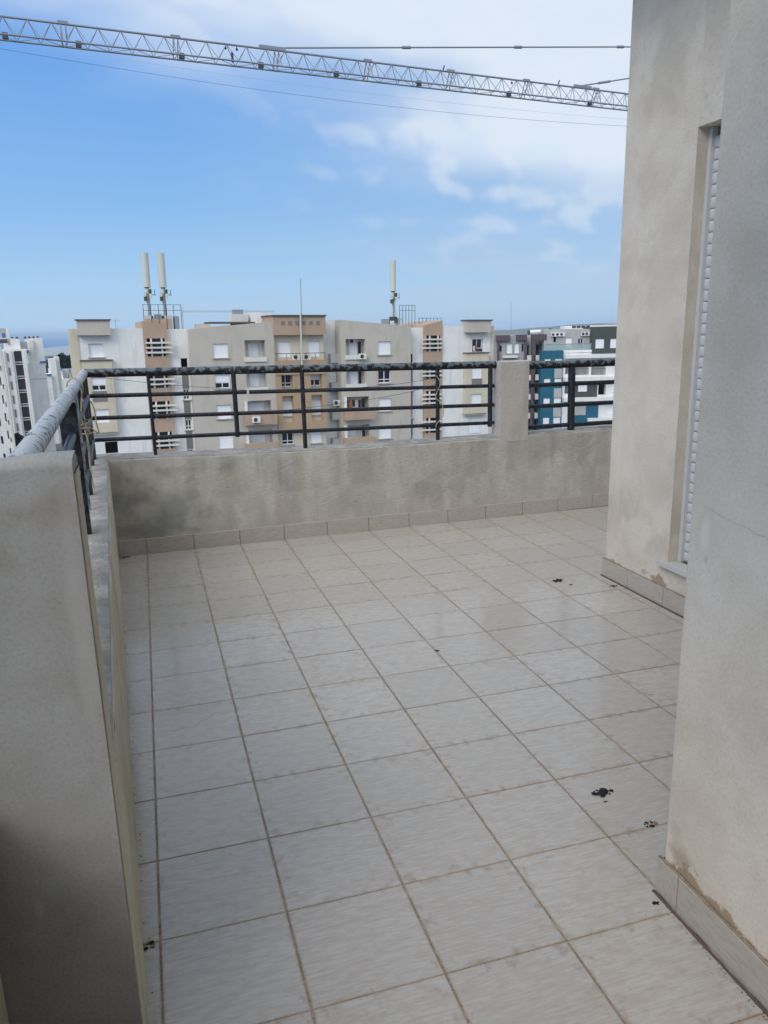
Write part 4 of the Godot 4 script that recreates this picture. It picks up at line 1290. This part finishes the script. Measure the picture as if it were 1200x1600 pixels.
func right_blocks() -> void:
	var b := facing("apartment_block", 124.0, "grey block with dark mauve eaves and pillars beside the teal tower", "building")
	var hs := []
	for k in 5:
		var v := -2.75 - 2.97 * k
		hs.append([19.25, 20.08, v, v + 1.45])
		hs.append([20.45, 21.15, v, v + 1.45])
		hs.append([18.05, 18.45, v + 0.3, v + 1.2])
		hs.append([21.55, 21.85, v + 0.2, v + 1.4])
	put(b, "wall", pierced(17.3, 22.3, GROUND_Y, -0.05, -0.05, 0, -10, hs, 0.25), mats.mauve_grey)
	for k in hs.size():
		window(b, hs[k][0], hs[k][1], hs[k][2], hs[k][3], 0, "shut" if k % 4 < 2 else "open", 0.25, k % 4 < 2)
	for e in [[17.5, 19.65], [20.62, 22.28], [23.1, 25.3]]:
		fb(b, "eave", mats.mauve, e[0], e[1], -0.82, 0.02, -1.0, 0.5)
	for e in [[17.75, 18.05], [21.95, 22.32], [23.05, 23.45]]:
		fb(b, "pillar", mats.mauve, e[0], e[1], GROUND_Y, -0.83, -0.3, 0.45)
	var deep := []
	for k in 6:
		var v := -3.85 - 2.97 * k
		deep.append([22.4, 22.95, v + 0.65, v + 2.3])
		deep.append([24.05, 24.55, v + 0.65, v + 2.3])
	put(b, "recess_wall", pierced(22.3, 24.6, GROUND_Y, -0.3, -0.3, -1.6, -10, deep, 0.3), mats.pale_grey)
	for k in 6:
		var v := -3.85 - 2.97 * k
		fb(b, "balcony", mats.off_white, 22.33, 23.04, v - 0.1, v + 0.72, -1.6, 0.3)
		fb(b, "balcony", mats.off_white, 23.75, 24.58, v - 0.1, v + 0.72, -1.6, 0.3)
	fb(b, "balcony", mats.off_white, 18.6, 20.9, -3.42, -3.05, 0.001, 0.5)
	rod(b, "aerial", mats.steel, Vector3(20.35, -0.1 - GROUND_Y, -3), Vector3(20.25, 5.1 - GROUND_Y, -3), 0.03, true)
	rod(b, "roof_tank", mats.white, Vector3(23.2, 0.32 - GROUND_Y, -2.5), Vector3(26.2, 0.42 - GROUND_Y, -2.5), 0.33)
	rod(b, "tank_end", mats.iron, Vector3(26.2, 0.42 - GROUND_Y, -2.5), Vector3(26.6, 0.43 - GROUND_Y, -2.5), 0.45)
	rod(b, "tank_end", mats.iron, Vector3(22.9, 0.31 - GROUND_Y, -2.5), Vector3(23.2, 0.32 - GROUND_Y, -2.5), 0.36)

	var t := facing("apartment_block", 122.0, "teal and white stepped block with glass balustrade and dark olive top", "building")
	hs = []
	for k in 5:
		var v := -4.85 - 2.97 * k
		hs.append([24.75, 25.72, v, v + 1.2])
		hs.append([26.35, 27.45, v, v + 1.2])
	put(t, "teal_wall", pierced(24.25, 27.6, GROUND_Y, -2.42, -2.42, 0, -12, hs, 0.25), mats.teal)
	for k in hs.size():
		window(t, hs[k][0], hs[k][1], hs[k][2], hs[k][3], 0, "shut" if k != 9 else "open", 0.2, false)
	for k in 5:
		fb(t, "wall_panel", mats.pale_grey, 26.3, 27.5, -6.55 - 2.97 * k, -5.15 - 2.97 * k, 0.002, 0.06)
	fb(t, "roof_deck", mats.white, 24.3, 35.6, -2.80, -2.43, -12, -0.05)
	for k in 5:
		fb(t, "glass_balustrade", mats.clear, 24.8 + k * 1.42, 26.18 + k * 1.42, -2.42, -1.50, 0.05 - 0.25, 0.08 - 0.25)
	fb(t, "hand_rail", mats.steel, 24.8, 31.9, -1.50, -1.44, -0.22, -0.14)
	var top := [[28.25, 29.2, -1.95, -0.62], [30.1, 30.95, -2.35, -0.75], [26.35, 26.75, -1.2, -0.4]]
	put(t, "set_back_wall", pierced(24.9, 31.95, -3.0, 0.72, 0.66, -1.6, -12, top, 0.25), mats.pale_grey)
	window(t, top[0][0], top[0][1], top[0][2], top[0][3], -1.6, "shut", 0.2, false)
	window(t, top[1][0], top[1][1], top[1][2], top[1][3], -1.6, "glass", 0.2, false)
	window(t, top[2][0], top[2][1], top[2][2], top[2][3], -1.6, "open", 0.2, false)
	for u in [26.3, 26.95, 27.6, 30.9, 31.45]:
		air_conditioner(t, u, -0.35, -1.55)
	var ol := [[32.4, 33.72, -2.25, -0.85], [34.65, 36.0, -2.25, -0.85], [37.0, 38.3, -2.25, -0.85]]
	put(t, "olive_wall", pierced(31.95, 40.0, -3.0, 0.92, 0.95, 0.1, -12, ol, 0.25), mats.olive)
	for q in ol:
		window(t, q[0], q[1], q[2], q[3], 0.1, "shut", 0.2, false)
	fb(t, "roof_room", mats.white, 29.0, 40.0, 0.6, 1.15, -9, -6)
	for k in 4:
		box(t, "roof_tank", mats.iron, Vector3(29.9 + k * 0.72, 0.98 - GROUND_Y, -3.5), Vector3(0.5, 0.36, 0.5))
	# white lower part with balconies
	put(t, "white_wall", pierced(27.6, 40.0, GROUND_Y, -2.85, -2.85, -0.15, -12, [[28.0, 29.0, -6.0, -4.2], [29.6, 31.6, -6.2, -3.9], [32.0, 34.2, -6.25, -3.9], [28.0, 29.0, -9.0, -7.2], [33.2, 34.4, -9.3, -6.9], [34.6, 36.2, -12.2, -10.6]], 1.2), mats.white)
	for q in [[28.0, 29.0, -6.0, -4.2], [29.6, 31.6, -6.2, -3.9], [32.0, 34.2, -6.25, -3.9], [28.0, 29.0, -9.0, -7.2]]:
		fb(t, "loggia_wall", mats.pale_grey, q[0], q[1], q[2], q[3], -1.4, -1.34)
		fb(t, "loggia_rail", mats.iron, q[0], q[1], q[2] + 0.95, q[2] + 1.0, -0.2, -0.16)
		for k in 7:
			var u := lerpf(q[0] + 0.05, q[1] - 0.05, k / 6.0)
			fb(t, "baluster", mats.iron, u - 0.012, u + 0.012, q[2], q[2] + 0.95, -0.2, -0.17)
	fb(t, "blind", mats.blind, 34.6, 36.2, -12.2, -10.6, -0.5, -0.45)
	for v in [-3.35, -6.75, -9.85]:
		fb(t, "floor_band", mats.white, 27.75, 40.0, v - 0.28, v + 0.28, -0.14, 0.75)
	fb(t, "olive_panel", mats.olive, 29.3, 33.0, -9.55, -7.1, -0.149, -0.05)
	fb(t, "blind", mats.blind, 30.05, 31.4, -8.7, -7.35, -0.049, 0.02)
	fb(t, "blind", mats.blind, 35.0, 36.3, -8.9, -7.4, -0.149, -0.08)
	fb(t, "teal_panel", mats.teal, 31.4, 33.3, -14.2, -10.3, -0.149, 0.0)
	fb(t, "wall_panel", mats.pale_grey, 29.2, 31.3, -12.3, -10.25, -0.149, -0.06)
	fb(t, "teal_panel", mats.teal, 29.2, 31.39, -14.2, -12.35, -0.149, -0.02)
	fb(t, "floor_band", mats.white, 31.6, 40.0, -13.6, -12.8, 0.01, 0.9)


func down_street(called: String, dist: float, label: String, category: String) -> Node3D:
	# the houses along the street to the sea are turned towards the terrace's corner
	var at := p3(0.099 + sin(-0.15) * dist, GROUND_Y, -2.1465 + cos(-0.15) * dist)
	return thing(called, at, 0.15, label, category)


func left_blocks() -> void:
	# nearest white block with slit windows
	var a := down_street("apartment_block", 130.0, "white block with a column of dark slit windows by the street", "building")
	var hs := []
	for k in 6:
		var v := -1.55 - 2.63 * k
		hs.append([-0.98, -0.78, v - 1.25, v])
		hs.append([-0.66, -0.50, v - 1.75, v - 1.05])
		hs.append([-1.95, -1.62, v - 1.9, v - 0.75])
	put(a, "wall", pierced(-9.0, -0.05, GROUND_Y, 0.35, 0.35, 0, -12, hs, 0.4), mats.white)
	for q in hs:
		window(a, q[0], q[1], q[2], q[3], 0, "open", 0.35, false)
	fb(a, "pilaster", mats.off_white, -0.42, -0.12, GROUND_Y, 0.2, 0.01, 0.3)
	fb(a, "awning", mats.mauve, -5.0, 0.80, 0.62, 1.2, -3.0, 0.4)
	fb(a, "awning_edge", mats.off_white, -5.0, 0.85, 1.2, 1.38, -3.0, 0.45)
	fb(a, "roof_room", mats.pale_grey, -5.0, 0.80, 1.38, 2.75, -6, -2.5)
	fb(a, "chimney", mats.white, 0.82, 1.20, 0.30, 2.82, -3.2, -2.4)
	fb(a, "water_tank", mats.blue, 0.18, 0.64, 1.39, 2.05, -1.6, -0.9)

	# block with the dark glazed stair bay
	var g := down_street("apartment_block", 165.0, "white block with a tall bay of dark glass panels", "building")
	put(g, "wall", pierced(-4.5, 3.90, GROUND_Y, -0.8, -0.8, 0, -7, [[1.80, 3.12, GROUND_Y + 0.5, -1.10]], 0.6), mats.white)
	for k in 8:
		fb(g, "glass_panel", mats.brown_glass, 1.80, 3.12, -3.05 - 2.6 * k, -1.12 - 2.6 * k, -0.55, -0.42)
		for y in [0.0, 0.42]:
			fb(g, "glazing_bar", mats.frame, 1.80, 3.12, -3.20 - 2.6 * k - y, -3.06 - 2.6 * k - y, -0.42, -0.25)
	for e in [[1.10, 1.42], [3.40, 3.82], [-0.2, 0.2]]:
		fb(g, "pilaster", mats.white, e[0], e[1], GROUND_Y, -1.0, 0.01, 0.45)
	for k in 8:
		fb(g, "wall_panel", mats.grey_panel, 0.55, 0.85, -2.9 - 2.6 * k, -1.45 - 2.6 * k, 0.01, 0.1)
	fb(g, "roof_room", mats.off_white, 0.3, 2.1, -0.8, 1.22, -6, -1.5)
	fb(g, "roof_room", mats.white, 2.1, 3.1, -0.8, 1.05, -6, -1.2)
	fb(g, "roof_room", mats.pale_grey, 3.1, 4.4, -0.8, 0.55, -6, -3)
	for k in 2:
		rod(g, "roof_tank", mats.iron, Vector3(1.65 + k * 0.85, 1.32 - GROUND_Y, -1.9), Vector3(2.1 + k * 0.85, 1.32 - GROUND_Y, -1.9), 0.17)

	# plain flank and the tall slab behind it
	var c := down_street("apartment_block", 172.0, "plain white flank wall with a blue edged step, roof tanks above", "building")
	fb(c, "flank_wall", mats.white, 3.6, 7.25, GROUND_Y, -3.6, -7, 0)
	fb(c, "tower_wall", mats.white, 4.2, 7.35, -3.6, 1.10, -7, -1.0)
	fb(c, "tower_edge", mats.off_white, 4.9, 5.62, -3.6, 0.75, -0.99, -0.4)
	fb(c, "blue_edge", mats.blue, 6.3, 7.45, -3.62, -3.30, -0.01, 0.25)
	fb(c, "water_tank", mats.blue, 4.24, 4.58, -1.65, -1.15, -0.99, -0.5)
	fb(c, "joint", mats.pale_grey, 3.6, 7.25, -6.75, -6.66, 0.001, 0.03)
	fb(c, "roof_edge", mats.cap, 4.0, 5.9, 1.10, 1.18, -6, -1.2)
	for k in 4:
		rod(c, "roof_tank", mats.iron, Vector3(4.15 + k * 0.76, 1.36 - GROUND_Y, -2), Vector3(4.5 + k * 0.76, 1.36 - GROUND_Y, -2), 0.18)

	# lower stepped houses towards the sea
	var s := down_street("terraced_house", 190.0, "low white stepped house with blue edged parapets near the sea", "house")
	fb(s, "wall", mats.white, 7.4, 8.95, GROUND_Y, -6.7, -7, 0)
	fb(s, "wall", mats.white, 8.95, 10.3, GROUND_Y, -3.45, -7, -0.8)
	fb(s, "parapet", mats.blue, 8.0, 9.0, -6.95, -6.60, -0.01, 0.3)
	fb(s, "stair_room", mats.off_white, 10.3, 11.05, GROUND_Y, -3.05, -7, -1.5)
	var r := down_street("terraced_house", 205.0, "white flat roofed house at the end of the street, just before the trees", "house")
	fb(r, "wall", mats.white, 8.5, 17.5, GROUND_Y, -8.6, -7, 0)
	fb(r, "upper_wall", mats.white, 9.4, 12.3, -8.6, -6.2, -7, -1)
	fb(r, "parapet", mats.blue, 10.85, 12.35, -6.40, -6.05, -0.99, -0.7)
	fb(r, "shed", mats.pale_grey, 12.3, 15.2, -8.6, -6.45, -7, -3)
	rod(r, "frame", mats.iron, Vector3(13.4, -8.6 - GROUND_Y, -1), Vector3(13.9, -6.3 - GROUND_Y, -1), 0.06)
	rod(r, "frame", mats.iron, Vector3(14.4, -8.6 - GROUND_Y, -1), Vector3(13.9, -6.3 - GROUND_Y, -1), 0.06)


# ------------------------------------------------------------------ the crane
func crane() -> void:
	var start := Vector2(-5.62, 50.52)
	var ang := deg_to_rad(7.55)
	var c := thing("tower_crane", p3(start.x, GROUND_Y, start.y), ang, "grey lattice jib of a tower crane with tie bars over the rooftops", "crane")
	# local x runs along the jib towards its mast; heights above the terrace floor
	var Y := -GROUND_Y
	var s0 := -8.6
	var s1 := 66.0
	var hi := 18.62 + Y
	var lo := 17.60 + Y
	rod(c, "top_chord", mats.steel, Vector3(s0, hi, 0), Vector3(s1, hi, 0), 0.062)
	for z in [-0.5, 0.5]:
		rod(c, "bottom_chord", mats.steel, Vector3(s0, lo, z), Vector3(s1, lo, z), 0.052)
	var pitch := 1.245
	var n := int((s1 - s0) / pitch)
	for k in n:
		var a := s0 + k * pitch
		for z in [-0.5, 0.5]:
			rod(c, "brace", mats.steel, Vector3(a, hi, 0), Vector3(a + pitch / 2, lo, z), 0.020, true)
			rod(c, "brace", mats.steel, Vector3(a + pitch / 2, lo, z), Vector3(a + pitch, hi, 0), 0.020, true)
		rod(c, "cross_brace", mats.steel, Vector3(a + pitch / 2, lo, -0.5 if k % 2 else 0.5), Vector3(a + pitch * 1.5, lo, 0.5 if k % 2 else -0.5), 0.017, true)
	for k in 12:
		var s := -3.05 + k * 6.27
		box(c, "joint_lug", mats.steel, Vector3(s, hi + 0.06, 0), Vector3(0.55, 0.16, 0.16))
		for z in [-0.5, 0.5]:
			rod(c, "joint_strut", mats.steel, Vector3(s - 0.12, hi, 0), Vector3(s - 0.12, lo, z), 0.03, true)
			rod(c, "joint_strut", mats.steel, Vector3(s + 0.14, hi, 0), Vector3(s + 0.14, lo, z), 0.03, true)
	for s in [0.13, 3.91, 9.7, 14.57, 19.59, 25.6, 32.8, 40.0]:
		box(c, "pulley_box", mats.dark_steel, Vector3(s, lo - 0.06, 0.42), Vector3(0.30, 0.30, 0.22))
	for s in [12.5, 13.21, 33.32]:
		rod(c, "hanger", mats.dark_steel, Vector3(s, hi - 0.05, 0), Vector3(s, hi - 0.16, 0), 0.02, true)
		put(c, "lamp_globe", crumb(3), mats.dark_steel, Transform3D(Basis.from_scale(Vector3.ONE * 0.09), Vector3(s, hi - 0.22, 0)))
	box(c, "hanging_tool", mats.dark_steel, Vector3(12.9, lo + 0.32, 0), Vector3(0.12, 0.55, 0.12))
	for s in [27.67, 37.35]:
		rod(c, "stub", mats.dark_steel, Vector3(s, hi, 0), Vector3(s + 0.12, hi + 0.34, 0), 0.045)
	# tie bars up to the head of the mast
	var head := Vector3(66.0, 24.3 + Y, 0)
	var t1 := Vector3(15.6, hi + 0.12, 0)
	var t2 := Vector3(39.2, hi + 0.10, 0)
	rod(c, "tie_bar", mats.steel, t1, head, 0.050)
	rod(c, "tie_bar", mats.steel, t2, head, 0.050)
	box(c, "tie_lug", mats.steel, Vector3(15.5, hi + 0.11, 0), Vector3(1.7, 0.18, 0.14))
	box(c, "tie_lug", mats.steel, Vector3(39.6, hi + 0.11, 0), Vector3(1.6, 0.16, 0.14))
	for s in [24.9, 33.8, 43.0, 52.0]:
		rod(c, "coupler", mats.steel, t1.lerp(head, (s - 15.6 - 0.3) / 50.4), t1.lerp(head, (s - 15.6 + 0.3) / 50.4), 0.10)
	rod(c, "coupler", mats.steel, t2.lerp(head, 0.07), t2.lerp(head, 0.11), 0.09)
	# ropes under the jib
	var rope := []
	var rad := []
	for k in 41:
		var s := lerpf(-8.0, 64.0, k / 40.0)
		var q := (s - 28.0) / 36.0
		rope.append(Vector3(s, 16.02 + 1.55 * q * q + Y, 0.1))
		rad.append(0.009)
	put(c, "hoist_rope", tube(rope, rad, 5), mats.dark_steel)
	rope = []
	rad = []
	for k in 41:
		rad.append(0.007)
		var s := lerpf(6.0, 64.0, k / 40.0)
		var q := (s - 30.0) / 30.0
		rope.append(Vector3(s, 16.70 + 0.75 * q * q + Y, -0.1))
	put(c, "trolley_rope", tube(rope, rad, 5), mats.radome)
	# mast, hidden from the terrace by the house
	for x in [-0.8, 0.8]:
		for z in [-0.8, 0.8]:
			rod(c, "mast_leg", mats.steel, Vector3(66.0 + x, 0, z), Vector3(66.0 + x, hi, z), 0.09)
			rod(c, "head_leg", mats.steel, Vector3(66.0 + x, hi, z), head, 0.07)
	for k in 12:
		for z in [-0.8, 0.8]:
			rod(c, "mast_brace", mats.steel, Vector3(65.2, k * 3.3, z), Vector3(66.8, k * 3.3 + 3.3, z), 0.045, true)


# ------------------------------------------------------------------ land, sea, trees
func land_and_sea() -> void:
	var st := begin()
	quad(st, p3(-900, 0, -300), p3(3500, 0, -300), p3(3500, 0, 3200), p3(-350, 0, 900))
	var g := plain(Color(0.36, 0.36, 0.35), 0.95)
	g.albedo_texture = mats.stain
	g.uv1_triplanar = true
	g.uv1_world_triplanar = true
	g.uv1_scale = Vector3.ONE * 0.05
	structure("ground", finish(st), g, Vector3(0, GROUND_Y, 0))
	st = begin()
	quad(st, p3(-16000, 0, 300), p3(-400, 0, 300), p3(900, 0, 15000), p3(-16000, 0, 15000))
	var w := plain(Color(0.22, 0.42, 0.58), 0.5)
	w.metallic_specular = 0.3
	structure("sea", finish(st), w, Vector3(0, GROUND_Y - 6.0, 0))
	# far ridge to the right
	st = begin(false)
	var noise := FastNoiseLite.new()
	noise.seed = 5
	noise.frequency = 0.004
	for k in 60:
		var q := []
		for e in [k, k + 1]:
			var u := lerpf(120.0, 900.0, e / 60.0)
			var base := Vector2(0.1 + sin(YAW) * 1500.0 + cos(YAW) * u, -2.1 + cos(YAW) * 1500.0 - sin(YAW) * u)
			var top := -9.5 + smoothstep(190.0, 430.0, u) * 9.0 + noise.get_noise_1d(u * 4.0) * 1.6
			q.append([p3(base.x, GROUND_Y - 7, base.y), p3(base.x + 40, top, base.y + 120), p3(base.x + 80, GROUND_Y - 7, base.y + 300)])
		quad(st, q[0][0], q[0][1], q[1][1], q[1][0])
		quad(st, q[0][1], q[0][2], q[1][2], q[1][1])
	structure("hill", finish(st), plain(Color(0.40, 0.42, 0.35), 0.95))


func tree(at: Vector3, h: float, r: float, tall: bool, seed_: int, label: String) -> void:
	var o := thing("tree", at, 0.0, label, "tree", "trees by the street")
	var bark := plain(Color(0.26, 0.21, 0.17), 0.95)
	put(o, "trunk", tube([Vector3.ZERO, Vector3(0.1, h * 0.3, 0), Vector3(0.0, h * 0.75, 0.1)], [h * 0.035, h * 0.026, h * 0.01], 7), bark)
	var rr := RandomNumberGenerator.new()
	rr.seed = seed_
	var st := begin()
	for k in 900:
		var y := rr.randf()
		var spread := (1.0 - y) * 0.95 + 0.1 if tall else sin(PI * clampf(y * 0.85 + 0.12, 0, 1))
		var a := rr.randf() * TAU
		var lump := 0.75 + 0.25 * sin(a * 3.0 + y * 9.0 + seed_)
		var d := r * spread * sqrt(rr.randf()) * lump
		var c := Vector3(cos(a) * d, h * (0.22 + 0.78 * y), sin(a) * d)
		var u := Vector3(rr.randfn(), rr.randfn(), rr.randfn()).normalized() * h * 0.035
		var v := Vector3(rr.randfn(), rr.randfn(), rr.randfn()).normalized() * h * 0.035
		quad(st, c - u - v, c + u - v, c + u + v, c - u + v)
	put(o, "crown", finish(st), plain(Color(0.17, 0.24, 0.17), 0.9))


func trees() -> void:
	var spots := [[10.3, 214.0, 17.8, 1.5, false], [12.9, 216.0, 18.6, 1.5, true], [13.8, 222.0, 18.4, 2.0, false], [14.9, 218.0, 18.0, 1.5, true], [16.0, 221.0, 18.2, 2.2, false]]
	var says := ["rounded dark tree just behind the low stepped white house", "slim pointed tree where the row behind the white house begins", "rounded dark tree second in the row behind the white house", "pointed tree in the middle of the row behind the white house", "broad dark tree beside the block's cream corner strip"]
	for k in spots.size():
		var s = spots[k]
		tree(p3(0.1 + sin(-0.15) * s[1] + cos(-0.15) * s[0], GROUND_Y, -2.1 + cos(-0.15) * s[1] - sin(-0.15) * s[0]), s[2], s[3], s[4], 300 + k, says[k])
	for k in 2:
		var dist := 134.0 + k * 8.0
		var u := 0.35 + k * 0.5
		tree(p3(0.1 + sin(-0.15) * dist + cos(-0.15) * u, GROUND_Y, -2.1 + cos(-0.15) * dist - sin(-0.15) * u), 8.8 - k * 1.2, 1.2, false, 330 + k, ["taller dark street tree beside the slit windowed white block", "shorter dark street tree below the glass panelled bay"][k])


func _ready() -> void:
	rng.seed = 4711
	unit_rod.top_radius = 1.0
	unit_rod.bottom_radius = 1.0
	unit_rod.height = 1.0
	unit_rod.radial_segments = 20
	unit_rod.rings = 1
	thin_rod.top_radius = 1.0
	thin_rod.bottom_radius = 1.0
	thin_rod.height = 1.0
	thin_rod.radial_segments = 6
	thin_rod.rings = 1
	look_and_light()
	make_materials()
	building_paints()
	land_and_sea()
	terrace()
	house()
	railings()
	across_block()
	right_blocks()
	left_blocks()
	crane()
	trees()
	small_things()
	grit()
